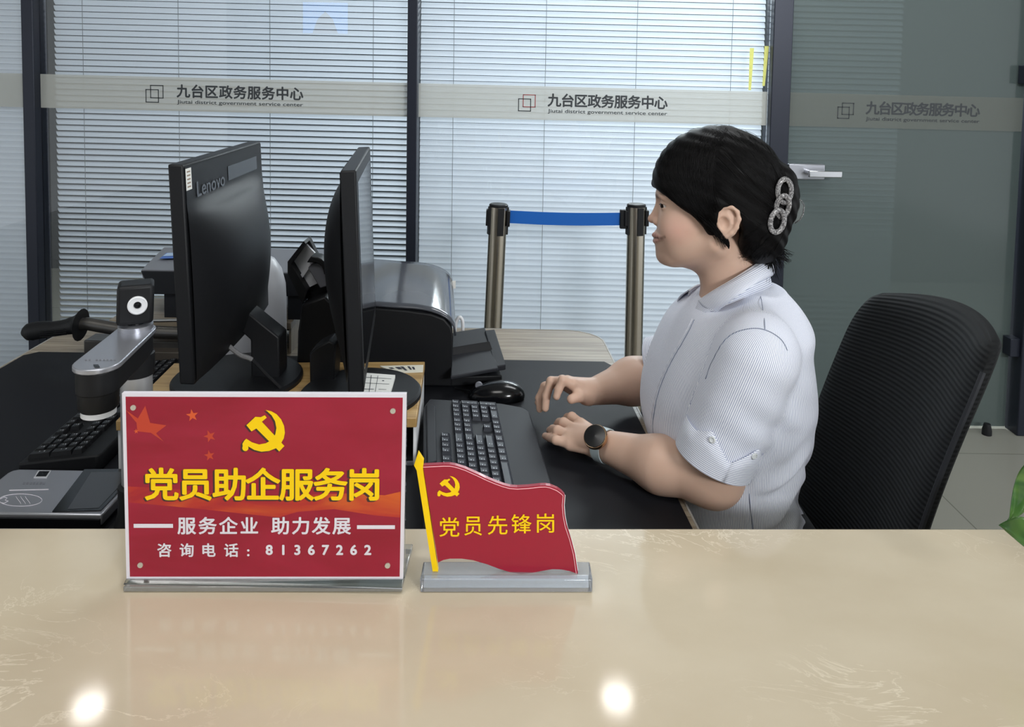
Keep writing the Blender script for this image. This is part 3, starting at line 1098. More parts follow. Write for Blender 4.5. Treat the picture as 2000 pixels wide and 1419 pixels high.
MB().prism(stadium(.0265, .0285, za - 0.007), (0, 0, 0.007)).build('arm_cover', M_silver, t, bevel=0.0015)
MB().prism(stadium(.0225, .0255, za - 0.037), (0, 0, 0.030)).build('arm_body', M_black, t, bevel=0.002)
MB().lathe([(0.024, -0.036), (0.0235, -0.056), (0.021, -0.060), (0, -0.060)], (pB.x, pB.y, za), 32).build('lens_barrel', M_black, t, smooth=True)
MB().lathe([(0.0205, -0.0585), (0.0205, -0.067), (0.012, -0.069), (0, -0.065)], (pB.x, pB.y, za), 36).build('focus_ring', M_white, t, smooth=True)
MB().lathe([(0.023, 0.0), (0.023, 0.007), (0.014, 0.009), (0.014, 0.004), (0, 0.004)], pA + Vector((0, 0, 0.0)), 32).build('swivel_ring', M_silver, t, smooth=True)
hc = P(265, 588, Y=pA.y)
RH = Matrix.Rotation(0.42, 3, 'Z')
hq = lambda x, y, z: hc + RH @ Vector((x, y, z))
m = MB().hexa([hq(-.0245, -.02, -.0285), hq(.0225, -.02, -.0285), hq(.0225, .02, -.0285), hq(-.0245, .02, -.0285), hq(-.0225, -.02, .0275), hq(.0245, -.02, .0275), hq(.0245, .02, .0275), hq(-.0225, .02, .0275)])
m.build('webcam_head', M_black, t, bevel=0.005, seg=3)
MB().tube([hq(0, 0, -0.026), (hc.x, hc.y, za + 0.002)], [0.008, 0.011], 16).build('neck', M_black, t)
lc = hq(0.003, -.0205, 0.0)
RL = RH @ Matrix.Rotation(math.pi / 2, 3, 'X')
MB().lathe([(0.0128, 0.0), (0.0128, 0.003), (0.0112, 0.004), (0.0108, 0.003), (0.0056, 0.003), (0.0052, 0.0005), (0, 0.0005)], lc, 36, R=RL).build('lens_ring', M_white, t, smooth=True, split=0.5)
MB().lathe([(0.0048, 0.0008), (0.0034, 0.0022), (0, 0.0028)], lc, 24, R=RL).build('lens', M_black_gl, t, smooth=True)
q = [P(182, 712, Z=za + .0004), P(192, 712, Z=za + .0004), P(195, 717, Z=za + .0004), P(185, 717, Z=za + .0004)]
MB().prism(q, (0, 0, 0.0005)).build('indicator_window', M_black_gl, t)
m = MB()
for k in range(9):
    xx = 166 + k * 7
    if k == 2: continue
    q = [P(xx, 701.5, Z=za + .0004), P(xx + 4, 701.5, Z=za + .0004), P(xx + 4, 703.5, Z=za + .0004), P(xx, 703.5, Z=za + .0004)]
    m.prism(q, (0, 0, 0.0002))
m.build('maker_mark', mat('faint_print', C(118, 119, 126), 0.5), t)

# ------------------------------------------------------------------ fingerprint and signing pad
zp = 0.776
t = thing('signature_pad', 'silver fingerprint and signing pad with a dark screen on the left mat', 'signature pad', (-0.66, 1.19, DM))
xL, xR = -0.792, -0.583
yN, yF = P(100, 1003, Z=zp).y, P(100, 916, Z=zp).y
out = [(xL, yN), (xR, yN), (xR, yF), (xL + .012, yF), (xL + .003, yF - .004), (xL, yF - .012)]
MB().prism([(x, y, DM + .006) for x, y in out], (0, 0, zp - DM - .006)).build('housing', M_silver, t, bevel=0.003)
MB().box(((xL + xR) / 2, (yN + yF) / 2, DM + .003), (xR - xL - .01, yF - yN - .01, 0.006)).build('base', M_black, t)
MB().box(((xL + xR) / 2, yN - .0015, DM + .010), (xR - xL - .004, 0.004, 0.014)).build('front_strip', M_black_gl, t)
xs0 = P(98, 1000, Z=zp).x
q = [P(102, 1000, Z=zp), P(330, 1000, Z=zp), P(330, 917.5, Z=zp), P(165, 917.5, Z=zp)]
q[1].x, q[2].x = xR - .006, xR - .006
MB().prism([v + Vector((0, 0, .0003)) for v in q], (0, 0, 0.0012)).build('screen', M_scr, t)
q = [P(132, 996, Z=zp), P(330, 996, Z=zp), P(330, 924, Z=zp), P(178, 924, Z=zp)]
q[1].x, q[2].x = xR - .012, xR - .012
MB().prism([v + Vector((0, 0, .0012)) for v in q], (0, 0, 0.0008)).build('writing_area', mat('lcd_grey', C(70, 73, 78), 0.22), t)
q = [P(66, 934, Z=zp), P(92, 934, Z=zp), P(100, 920, Z=zp), P(75, 920, Z=zp)]
MB().prism([v + Vector((0, 0, .0002)) for v in q], (0, 0, 0.0015)).build('sensor_frame', M_ltgrey, t)
q = [P(70, 932, Z=zp), P(90, 932, Z=zp), P(97, 922, Z=zp), P(77, 922, Z=zp)]
MB().prism([v + Vector((0, 0, .001)) for v in q], (0, 0, 0.0012)).build('fingerprint_sensor', M_black_gl, t)
m = MB()
q = [P(18, 956.5, Z=zp), P(95, 955, Z=zp), P(95, 956.6, Z=zp), P(18, 958, Z=zp)]
m.prism([v + Vector((0, 0, .0002)) for v in q], (0, 0, 0.0003))
el = [P(40 + 42 * math.cos(a), 976 + 12 * math.sin(a), Z=zp + .0005) for a in np.linspace(0, 6.283, 40)]
m.tube(el, 0.0004, 5, cap=False)
for k in range(3):
    m.tube([P(36 + k * 9 + 5 * math.sin(a), 976 + 7 * a / 1.2, Z=zp + .0005) for a in np.linspace(-1.2, 1.2, 8)], 0.00035, 5)
hnd = [(0, 974), (8, 970), (14, 972), (10, 976), (16, 978), (8, 982), (2, 981)]
m.tube([P(x, y, Z=zp + .0005) for x, y in hnd], 0.0004, 5)
m.build('card_symbol', M_prwhite, t)
m = MB()
for k in range(7):
    q = [P(44 + k * 6.5, 945.5, Z=zp), P(48.5 + k * 6.5, 945.5, Z=zp), P(50 + k * 6.5, 941.5, Z=zp), P(46 + k * 6.5, 941.5, Z=zp)]
    m.prism([v + Vector((0, 0, .0002)) for v in q], (0, 0, 0.0002))
m.build('maker_mark', mat('faint_print', C(112, 114, 122), 0.5), t)

# ------------------------------------------------------------------ keyboards
def keyboard(label, far, direc, side, vlen, extra, key_mat, tilt, loc_z, legend):
    """far: middle of the far end; direc: unit vector to the near end (x of the layout = 0 at Esc);
    side: unit vector from the F-key row towards the space bar"""
    far, direc, side = Vector(far), Vector(direc).normalized(), Vector(side).normalized()
    L = 0.445
    esc_near = True
    t = thing('keyboard', label, 'keyboard', far + direc * L / 2, 'office keyboards')
    up = Vector((0, 0, 1))

    def pt(u, v, h):
        # u 0..L from far end, v 0..vlen from the back row edge
        return far + direc * u + side * (v - vlen / 2) + up * (0.006 + tilt * (1 - v / vlen) + h)
    m = MB()
    if extra:
        o2 = [(0.0, 0.012), (0.0, 0.150), (0.012, vlen - .012), (0.03, vlen), (L - .02, vlen), (L, vlen - 0.02), (L, 0.02), (L - .02, 0.0), (0.235 + .03, 0.0), (0.235, 0.0), (0.04, 0.0)]
    else:
        o2 = [(0.0, 0.006), (0.0, vlen - .004), (0.004, vlen), (L - .004, vlen), (L, vlen - .004), (L, 0.014), (L - .014, 0.0), (0.008, 0.0)]
    n = len(o2)
    vs = [pt(u, v, 0.008) for u, v in o2]
    vb = [Vector((p.x, p.y, far.z)) for p in vs]
    m.add(vb + vs, [tuple(range(n - 1, -1, -1)), tuple(range(n, 2 * n))] + [(i, (i + 1) % n, (i + 1) % n + n, i + n) for i in range(n)])
    m.build('case', M_black if not extra else M_dark, t, bevel=0.003)
    if extra:
        m = MB()
        q = [pt(0.03, 0.006, 0.0083), pt(0.26, 0.006, 0.0083), pt(0.25, 0.022, 0.0083), pt(0.04, 0.022, 0.0083)]
        m.prism(q, (0, 0, 0.004))
        m.build('back_ridge', M_dark, t, bevel=0.002)
    # key meshes
    ub = 0.0185
    rows = []
    v0 = 0.03 if extra else 0.012
    cols = lambda ws, x=0: ws
    rows.append([(0, 1)] + [(2 + k, 1) for k in range(4)] + [(6.5 + k, 1) for k in range(4)] + [(11 + k, 1) for k in range(4)])
    rows.append([(k, 1) for k in range(13)] + [(13, 2)] + [(15.25 + k, 1) for k in range(3)] + [(18.5 + k, 1) for k in range(4)])
    rows.append([(0, 1.5)] + [(1.5 + k, 1) for k in range(12)] + [(13.5, 1.5)] + [(15.25 + k, 1) for k in range(3)] + [(18.5 + k, 1) for k in range(3)] + [(21.5, 1, 2)])
    rows.append([(0, 1.75)] + [(1.75 + k, 1) for k in range(11)] + [(12.75, 2.25)] + [(18.5 + k, 1) for k in range(3)])
    rows.append([(0, 2.25)] + [(2.25 + k, 1) for k in range(10)] + [(12.25, 2.75), (16.25, 1)] + [(18.5 + k, 1) for k in range(3)] + [(21.5, 1, 2)])
    rows.append([(0, 1.25), (1.25, 1.25), (2.5, 1.25), (3.75, 6.25), (10, 1.25), (11.25, 1.25), (12.5, 1.25), (13.75, 1.25), (15.25, 1), (16.25, 1), (17.25, 1), (18.5, 2), (20.5, 1)])
    vrow = [0, 1.35, 2.35, 3.35, 4.35, 5.35]
    u_far = L - 0.014 - 0.0   # Esc sits at the near end
    meshes = {}
    # slope along v
    sl = tilt / vlen
    xdir, ydir = -direc, -side       # key local axes: x towards growing layout x, y towards the back row
    nz = xdir.cross(ydir)
    sgn = 1 if nz.z > 0 else -1
    tocopy = []
    for ri, row in enumerate(rows):
        for kk in row:
            x, w = kk[0], kk[1]
            hgt = kk[2] if len(kk) > 2 else 1
            key = (w, hgt)
            cu = u_far - (x + w / 2) * ub - 0.002
            cv = v0 + (vrow[ri] + hgt / 2) * ub * (0.96)
            c = pt(cu, cv, 0.008)
            if key not in meshes:
                mb = MB()
                a, b = w * ub / 2 - 0.0006, hgt * ub / 2 - 0.0006
                H = 0.0075

                def q(xx, yy, zz):
                    return direc * (-xx) + side * (-yy) + up * (zz + sl * yy)
                vb = [q(sx * a, sy * b, -0.001) for sx, sy in ((-1, -1), (1, -1), (1, 1), (-1, 1))]
                vt = [q(sx * (a - .0022), sy * (b - .0024) + 0.0006, H) for sx, sy in ((-1, -1), (1, -1), (1, 1), (-1, 1))]
                vd = [q(sx * (a - .0045), sy * (b - .0045) + 0.0006, H - .0008) for sx, sy in ((-1, -1), (1, -1), (1, 1), (-1, 1))]
                fs = [(0, 1, 5, 4), (1, 2, 6, 5), (2, 3, 7, 6), (3, 0, 4, 7)] + [(4, 5, 9, 8), (5, 6, 10, 9), (6, 7, 11, 10), (7, 4, 8, 11), (8, 9, 10, 11)]
                mb.add(vb + vt + vd, fs, 0)
                if legend and w < 6:
                    for (lx, ly, lw, lh) in ((-a * .45, b * .2, .0035, .0014), (-a * .45, -b * .25, .0022, .0012)):
                        mb.add([q(lx, ly, H - .0005), q(lx + lw, ly, H - .0005), q(lx + lw, ly + lh, H - .0005), q(lx, ly + lh, H - .0005)], [(0, 1, 2, 3)], 1)
                ob = mb.build('key', [key_mat, M_legend], None)
                ob.parent = t
                ob.location = c - ORG[t]
                meshes[key] = ob
            else:
                ob = meshes[key].copy()
                ob.parent = t
                ob.location = c - ORG[t]
                COL.objects.link(ob)
    return t


M_legend = mat('key_legend', C(196, 200, 210), 0.5)
M_key = mat('slate_keycap', C(46, 49, 57), 0.42, spec=0.35)
M_keyb = mat('black_keycap', C(26, 27, 30), 0.34)
kd = Vector((0.115, -1, 0)).normalized()
kside = Vector((1, 0.115, 0)).normalized()
keyboard('dark grey keyboard with a wide palm rest in front of the woman', (-0.062, 1.474, DM), kd, kside, 0.205, True, M_key, 0.020, DM, True)
keyboard('slim black keyboard with white key marks on the left desk mat', (-0.738, 1.228, DM), (-0.05, 1, 0), (-1, -0.05, 0), 0.134, False, M_keyb, 0.014, DM, True)
# ------------------------------------------------------------------ emblem outline (unit box, y up)
def emblem(mb, x0, x1, y0, y1, fmap, d, mi):
    """hammer and sickle, traced in a 0..260 box"""
    ham = [(27, 95), (82, 43), (115, 45), (140, 33), (152, 48), (122, 73), (260, 223), (228, 257), (88, 115), (58, 133)]
    sick = [(145, 0), (180, 8), (212, 26), (240, 58), (258, 98), (263, 140), (256, 176), (238, 208), (208, 237), (166, 254), (118, 259), (75, 248), (38, 226),
            (22, 240), (4, 226), (2, 210), (14, 190), (26, 178), (60, 200), (104, 214), (146, 206), (180, 186), (204, 152), (211, 112), (203, 70), (182, 34)]
    blob = [(20 + 19 * math.cos(a), 236 + 19 * math.sin(a)) for a in np.linspace(0, 2 * math.pi, 20, endpoint=False)]
    for k, pl in enumerate((ham, sick, blob)):
        vs = [fmap(x0 + (x1 - x0) * px / 263.0, y1 - (y1 - y0) * py / 259.0, d + k * 0.00003) for px, py in pl]
        mb.add(vs, [tuple(range(len(vs)))], mi)


# ------------------------------------------------------------------ red notice board in an acrylic stand
bl = P(247, 1131, Z=0.8805)
br = P(787, 1131, Y=bl.y)
tl, tr = P(238, 767.5, Y=bl.y - 0.004), P(793.5, 769.5, Y=bl.y - 0.004)
sgn = thing('notice_board', 'large red notice board with yellow emblem and characters, left on the counter', 'sign', ((bl.x + br.x) / 2, bl.y, CZ))
sn = (br - bl).cross(tl - bl).normalized()
if sn.y > 0: sn = -sn


def smap(u, v, d):
    """u 0..1 across, v 0..1 up"""
    return (bl * (1 - u) + br * u) * (1 - v) + (tl * (1 - u) + tr * u) * v + sn * d


def sp(u0, u1, v0, v1, d, th, mb, mi=0):
    mb.prism([smap(u0, v0, d), smap(u1, v0, d), smap(u1, v1, d), smap(u0, v1, d)], sn * th, mi)


zx = lambda x: (x - 158) / (1893 - 158)       # zoom pixels at the lower edge -> u
# panel + print
m = MB()
sp(0, 1, 0, 1, -0.005, 0.005, m)
m.build('panel', M_prwhite, sgn)


def print_mat():
    m, nt, N, L, b = node_mat('red_print')
    tc = N.new('ShaderNodeTexCoord')
    mp = N.new('ShaderNodeMapping')
    mp.inputs['Scale'].default_value = (4, 4, 14)
    nz = N.new('ShaderNodeTexNoise')
    nz.inputs['Scale'].default_value = 1.4
    nz.inputs['Detail'].default_value = 3
    nz.inputs['Distortion'].default_value = 1.2
    L.new(tc.outputs['Object'], mp.inputs[0])
    L.new(mp.outputs[0], nz.inputs['Vector'])
    cr = N.new('ShaderNodeValToRGB')
    cr.color_ramp.elements[0].position, cr.color_ramp.elements[0].color = 0.3, C(142, 20, 44)
    cr.color_ramp.elements[1].position, cr.color_ramp.elements[1].color = 0.75, C(160, 30, 58)
    L.new(nz.outputs['Fac'], cr.inputs[0])
    L.new(cr.outputs[0], b.inputs['Base Color'])
    b.inputs['Roughness'].default_value = 0.12
    return m


m = MB()
sp(0.013, 0.988, 0.016, 0.982, 0.0, 0.0002, m)
m.build('print', print_mat(), sgn)
# printed orange cloud band
def band_mat():
    m, nt, N, L, b = node_mat('orange_cloud_print')
    tc = N.new('ShaderNodeTexCoord')
    mp = N.new('ShaderNodeMapping')
    mp.inputs['Scale'].default_value = (9, 9, 26)
    nz = N.new('ShaderNodeTexNoise')
    nz.inputs['Scale'].default_value = 1.0
    nz.inputs['Detail'].default_value = 4
    nz.inputs['Distortion'].default_value = 0.8
    L.new(tc.outputs['Object'], mp.inputs[0])
    L.new(mp.outputs[0], nz.inputs['Vector'])
    cr = N.new('ShaderNodeValToRGB')
    cr.color_ramp.elements[0].position, cr.color_ramp.elements[0].color = 0.34, C(152, 24, 46)
    cr.color_ramp.elements[1].position, cr.color_ramp.elements[1].color = 0.7, C(204, 92, 38)
    e = cr.color_ramp.elements.new(0.5)
    e.color = C(178, 50, 40)
    L.new(nz.outputs['Fac'], cr.inputs[0])
    L.new(cr.outputs[0], b.inputs['Base Color'])
    b.inputs['Roughness'].default_value = 0.12
    return m


up_ = [(0.014, 0.505), (0.10, 0.50), (0.2, 0.49), (0.35, 0.46), (0.5, 0.45), (0.62, 0.46), (0.8, 0.47), (0.93, 0.46), (0.986, 0.48)]
lo_ = [(0.986, 0.34), (0.9, 0.35), (0.75, 0.385), (0.62, 0.37), (0.55, 0.34), (0.42, 0.36), (0.3, 0.38), (0.16, 0.40), (0.014, 0.42)]
m = MB()
m.add([smap(u, v, 0.00025) for u, v in up_ + lo_], [tuple(range(len(up_ + lo_)))])
m.build('cloud_print', band_mat(), sgn)


def star(cu, cv, r, rot, k=0.4):
    o = []
    for i in range(10):
        a = math.radians(90 + rot + i * 36)
        rr = r if i % 2 == 0 else r * k
        o.append((cu + rr * math.cos(a) * 363 / 545, cv + rr * math.sin(a)))
    return o


m = MB()
for (cu, cv, r, rot, mi) in ((0.247, 0.885, 0.034, 8, 0), (0.308, 0.775, 0.034, 20, 1), (0.306, 0.672, 0.03, 10, 1), (0.048, 0.80, 0.014, 5, 0)):
    s = star(cu, cv, r, rot)
    m.add([smap(u, v, 0.0004) for u, v in s], [tuple(range(10))], mi)
big = [(0.012, 0.915), (0.055, 0.868), (0.082, 0.935), (0.098, 0.845), (0.155, 0.832), (0.118, 0.79), (0.145, 0.745), (0.100, 0.792), (0.052, 0.80), (0.050, 0.845)]
m.add([smap(u, v, 0.0004) for u, v in big], [tuple(range(len(big)))], 1)
m.build('star_print', [M_pror, mat('print_rust', C(190, 66, 44), 0.4)], sgn)

# emblem and characters, each with the printed dark offset copy
ed = (0.0007, 0.0009)
wS = (br - bl).length
hS = (tl - bl).length
tm = lambda x, y, d: smap(x / wS, y / hS, d)
U = lambda x: (x - 158) / 1735.0 * wS
V = lambda y: (1258 - y) / 1160.0 * hS
m = MB()
emblem(m, U(886) - .0012, U(1150) - .0012, V(456) - .0008, V(197) - .0008, tm, 0.0005, 0)
text(m, '党员助企服务岗', U(285) - .0013, U(1742) - .0013, V(757) - .0009, V(558) - .0009, tm, 0.028, 0, d=0.0005)
m.build('lettering_shadow', M_prshadow, sgn)
m = MB()
emblem(m, U(891), U(1154), V(453), V(195), tm, 0.0007, 0)
m.build('emblem', M_yel, sgn)
m = MB()
text(m, '党员助企服务岗', U(288), U(1748), V(753), V(556), tm, 0.028, 0, d=0.0008)
m.build('lettering', M_yel, sgn)
m = MB()
text(m, '服务企业', U(487), U(988), V(968), V(862), tm, 0.024, 0, d=0.0007)
text(m, '助力发展', U(1068), U(1562), V(968), V(862), tm, 0.024, 0, d=0.0007)
m.build('slogan', M_prwhite, sgn)
m = MB()
text(m, '咨询电话', U(358), U(862), V(1112), V(1028), tm, 0.024, 0, d=0.0007)
text(m, '81367262', U(1036), U(1690), V(1098), V(1038), tm, 0.05, 0, d=0.0007)
for yy in (1071, 1101):
    o = [(U(925) + 0.0013 * math.cos(a), V(yy) + 0.0013 * math.sin(a)) for a in np.linspace(0, 6.28, 14, endpoint=False)]
    m.add([tm(x, y, .0007) for x, y in o], [tuple(range(14))])
m.build('telephone_line', M_prwhite, sgn)
m = MB()
for (a, b, c, d) in ((213, 458, 904, 929), (1602, 1838, 911, 935)):
    m.add([tm(U(a), V(d), .0007), tm(U(b), V(d), .0007), tm(U(b), V(c), .0007), tm(U(a), V(c), .0007)], [(0, 1, 2, 3)])
m.build('slogan_bar', M_prwhite, sgn)
for (x, y) in ((228, 184), (1814, 199), (249, 1164), (1796, 1166)):
    c0 = tm(U(x), V(y), 0.0006)
    o = [tm(U(x) + 0.0028 * math.cos(a), V(y) + 0.0028 * math.sin(a), .0004) for a in np.linspace(0, 6.28, 16, endpoint=False)]
    MB().prism(o, sn * 0.0012).build('screw_cap', mat('nickel', C(196, 192, 178), 0.35, 0.3), sgn)
# acrylic sheet and foot
m = MB()
e0 = 0.0
q = [smap(0, -0.034, -0.006), smap(1, -0.034, -0.006), smap(1, 1, -0.006), smap(0, 1, -0.006)]
m.hexa([Vector((bl.x, bl.y + .012, CZ + .006)), Vector((br.x, br.y + .012, CZ + .006)), Vector((br.x, br.y + .016, CZ + .006)), Vector((bl.x, bl.y + .016, CZ + .006)), smap(0, 0.995, -0.0055), smap(1, .995, -0.0055), smap(1, .995, -0.0085), smap(0, .995, -0.0085)])
m.build('backing_sheet', M_acryl, sgn)
fa, fb = P(240, 1157, Z=CZ), P(785, 1157, Z=CZ)
M_acfoot = clear_mat('acrylic_block', (0.95, 0.96, 0.95), 1.49, 1.5, 0.04, film=C(224, 222, 214), film_amt=0.3)
m = MB().hexa([fa + Vector((0, 0, .0006)), fb + Vector((0, 0, .0006)), fb + Vector((.002, .075, .0006)), fa + Vector((.002, .075, .0006)), fa + Vector((0, 0, .0062)), fb + Vector((0, 0, .0062)), fb + Vector((.002, .075, .0062)), fa + Vector((.002, .075, .0062))])
m.build('foot', M_acfoot, sgn, bevel=0.0012)
m = MB().hexa([Vector((bl.x, fa.y + .004, CZ + .006)), Vector((br.x, fa.y + .004, CZ + .006)), Vector((br.x, fa.y + .0065, CZ + .006)), Vector((bl.x, fa.y + .0065, CZ + .006)), bl + Vector((0, -.0005, .001)), br + Vector((0, -.0005, .001)), br + Vector((0, .002, .001)), bl + Vector((0, .002, .001))])
m.build('lower_sheet', M_acryl, sgn)

# ------------------------------------------------------------------ small flag-shaped plaque
FY = P(990, 1157.5, Z=CZ).y + 0.012
fg = thing('flag_plaque', 'small red flag-shaped plaque with a yellow pole on a clear block', 'plaque', (P(985, 1140, Y=FY).x, FY, CZ))
fm = lambda x, y, d=0.0: P(x, y, Y=FY - d)
red = [(826, 908.5), (847.7, 907.5), (866, 906.6), (879, 906.7), (889, 908.4), (897, 910.8), (909, 914.8), (920, 919.8), (936, 927), (951.4, 934.4), (967, 941), (983, 946.8), (996, 950.2), (1010, 951.4), (1032.6, 950), (1055, 947.5), (1066, 947.3), (1075, 949), (1089, 954.7), (1097, 960.5), (1103, 967), (1101.4, 986.3), (1103, 1006.6), (1107, 1027), (1116, 1054), (1123, 1081), (1129, 1120.5),
       (1114, 1115), (1096, 1111.5), (1078, 1111), (1055, 1115), (1032.6, 1119.4), (1017, 1120.5), (996.5, 1117), (974, 1110), (951.4, 1101.4), (924, 1093.5), (902, 1090.5), (879, 1090.5), (866, 1093), (855.6, 1098)]
pole = [(816.5, 884), (827, 900), (826, 916), (856, 1117.8), (845.4, 1117.8), (813.8, 918.6), (808.6, 908.5)]
MB().prism([fm(x, y) for x, y in red], (0, 0.005, 0)).build('flag', M_red, fg)
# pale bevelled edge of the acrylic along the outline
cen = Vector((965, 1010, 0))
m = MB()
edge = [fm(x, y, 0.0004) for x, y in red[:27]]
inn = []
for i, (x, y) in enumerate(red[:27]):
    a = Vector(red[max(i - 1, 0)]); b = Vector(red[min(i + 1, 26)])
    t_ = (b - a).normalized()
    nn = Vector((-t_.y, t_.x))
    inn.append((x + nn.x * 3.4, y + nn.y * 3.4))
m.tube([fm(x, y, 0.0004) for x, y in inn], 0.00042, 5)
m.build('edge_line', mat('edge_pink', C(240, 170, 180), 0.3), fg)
MB().tube([fm(x, y, -0.005) for x, y in red[:27]], 0.0008, 6).build('clear_edge', mat('edge_clear', C(226, 226, 228), 0.15), fg)
MB().prism([fm(x, y, 0.001) for x, y in pole], (0, 0.006, 0)).build('flagpole', M_yel, fg)
m = MB()
ff = lambda x, y, d: P(x, 2000 - y, Y=FY - d)
emblem(m, 854, 898, 2000 - 969.5, 2000 - 929, ff, 0.0006, 0)
m.build('emblem', M_yel, fg)
m = MB()
for ch, xa, xb, ya, yb in (('党', 858.5, 897, 1010, 1047.5), ('员', 907, 941, 1008.5, 1045), ('先', 953, 991, 1006.5, 1043.5), ('锋', 999, 1038, 1004, 1041), ('岗', 1049, 1082, 1002.5, 1039.5)):
    g = glyph(ch, 0.0)
    xs = [v[0] for v in g[0]]; ys = [v[1] for v in g[0]]
    for k, (ox, oy) in enumerate(((0, 0), (-.35, 0), (.35, 0), (0, .3), (0, -.3))):
        m.add([ff(xa + ox + (v[0] - min(xs)) / (max(xs) - min(xs)) * (xb - xa), (2000 - yb) + oy + (v[1] - min(ys)) / (max(ys) - min(ys)) * (yb - ya), 0.0008 - .00002 * k) for v in g[0]], g[1])
m.build('lettering', M_yel, fg)
a, b = P(820, 1157.5, Z=CZ), P(1157, 1157.5, Z=CZ)
z2 = P(990, 1133.5, Y=a.y).z
dep = 0.030
m = MB().hexa([a + Vector((0, 0, .0005)), b + Vector((0, 0, .0005)), b + Vector((0, dep, .0005)), a + Vector((0, dep, .0005)), Vector((a.x, a.y, z2)), Vector((b.x, b.y, z2)), Vector((b.x, b.y + dep, z2)), Vector((a.x, a.y + dep, z2))])
m.build('acrylic_base', clear_mat('acrylic_base', (0.92, 0.93, 0.94), 1.49, 1.5, 0.04, film=C(186, 190, 198), film_amt=0.35), fg, bevel=0.0015)

ds = P(1927, 848, Z=0)
o = MB().lathe([(0.018, 0), (0.018, 0.02), (0.012, 0.045), (0, 0.048)], (ds.x, ds.y, 0), 20).build('door_stop', M_black, loc=(ds.x, ds.y, 0), smooth=True)
tag(o, 'small dark rubber stop on the floor in front of the smoky glass door', 'door stop')

# ------------------------------------------------------------------ belt barrier
SYY = 2.66
def stanchion(label, xt, xb, ybase):
    top = P(xt, 400, Y=SYY)
    bot = P(xb, 690, Y=SYY)
    k = (top.z - 0.0) / (top.z - bot.z)
    base = Vector((top.x + (bot.x - top.x) * k, SYY, 0))
    t = thing('barrier_post', label, 'barrier post', base, 'belt barrier posts')
    ax = (top - base).normalized()
    R = Vector((0, 0, 1)).rotation_difference(ax).to_matrix()
    H = (top - base).length
    MB().lathe([(0.0315, 0.01), (0.0315, H - 0.004)], base, 32, R=R).build('post', M_steel, t, smooth=True)
    MB().lathe([(0.033, H - 0.006), (0.033, H + 0.001), (0.029, H + 0.004), (0, H + 0.004)], base, 32, R=R).build('cap', M_black, t, smooth=True)
    m = MB()
    for a in (-75, 18, 105, 198):
        aa = math.radians(a)
        c = base + R @ Vector((0.031 * math.sin(aa), -0.031 * math.cos(aa), H - 0.055))
        m.box(c, (0.022, 0.008, 0.096), R=R @ Matrix.Rotation(aa, 3, 'Z'))
    m.build('belt_slot', M_black, t)
    for sx in (-1, 1):
        c = base + R @ Vector((sx * 0.036, 0, H - 0.045))
        MB().box(c, (0.012, 0.036, 0.055), R=R).build('belt_clip', M_black, t, bevel=0.002)
    MB().lathe([(0.16, 0.0), (0.16, 0.012), (0.13, 0.024), (0.06, 0.034), (0.034, 0.04)], base, 40).build('base', M_chrome, t, smooth=True, split=0.7)
    return t, top, R


t1, top1, R1 = stanchion('left chrome barrier post standing between the black printer and the blue belt', 974, 960.5, 0)
t2, top2, R2 = stanchion('right chrome barrier post directly behind the face of the woman', 1243, 1237, 0)
M_beltclip = M_black
a, b = P(992, 423, Y=SYY), P(1211, 427.5, Y=SYY)
hw = 0.0225
m = MB()
n = 16
vs = []
for i in range(n + 1):
    u = i / n
    c = a * (1 - u) + b * u + Vector((0, 0, -0.004 * math.sin(math.pi * u)))
    for y in (-0.0006, 0.0006):
        vs += [c + Vector((0, y, -hw)), c + Vector((0, y, hw))]
fs = []
for i in range(n):
    o = i * 4
    fs += [(o, o + 4, o + 5, o + 1), (o + 2, o + 3, o + 7, o + 6), (o + 1, o + 5, o + 7, o + 3), (o, o + 2, o + 6, o + 4)]
m.add(vs, fs)
belt = m.build('barrier_belt', M_blue, loc=(a + b) / 2)
tag(belt, 'blue retractable belt stretched between the two chrome posts', 'barrier belt')
MB().box(((b.x + 0.016), SYY, b.z), (0.034, 0.02, 0.066)).build('end_clip', M_black, belt, bevel=0.003)

# ------------------------------------------------------------------ office chair
M_mesh = None
def mesh_mat():
    m, nt, N, L, b = node_mat('black_chair_mesh')
    b.inputs['Base Color'].default_value = C(14, 16, 18)
    b.inputs['Roughness'].default_value = 0.75
    b.inputs['Specular IOR Level'].default_value = 0.22
    at = N.new('ShaderNodeAttribute')
    at.attribute_name = 'rib'
    sn_ = N.new('ShaderNodeMath')
    sn_.operation = 'SINE'
    ml = N.new('ShaderNodeMath')
    ml.operation = 'MULTIPLY'
    ml.inputs[1].default_value = 2 * math.pi * 78
    L.new(at.outputs['Fac'], ml.inputs[0])
    L.new(ml.outputs[0], sn_.inputs[0])
    bp = N.new('ShaderNodeBump')
    bp.inputs['Strength'].default_value = 0.35
    bp.inputs['Distance'].default_value = 0.0015
    L.new(sn_.outputs[0], bp.inputs['Height'])
    L.new(bp.outputs['Normal'], b.inputs['Normal'])
    return m


ch = thing('office_chair', 'black mesh-back office chair behind the woman', 'chair', (0.55, 1.33, 0))
# backrest: outline traced on its leaning plane from far edge (left) to near edge (right)
def chair_pt(u, v):
    """u 0 far .. 1 near, v 0 bottom .. 1 top of the leaning backrest"""
    x = 0.552 + 0.145 * v
    y = 1.47 - 0.40 * u
    z = 0.50 + 0.515 * v + 0.03 * v * u
    # curved across: middle set back, and a gentle lumbar bow
    x += 0.055 * (1 - (2 * u - 1) ** 2) * (0.4 + 0.6 * v) - 0.02 * math.sin(math.pi * v)
    return Vector((x, y, z))


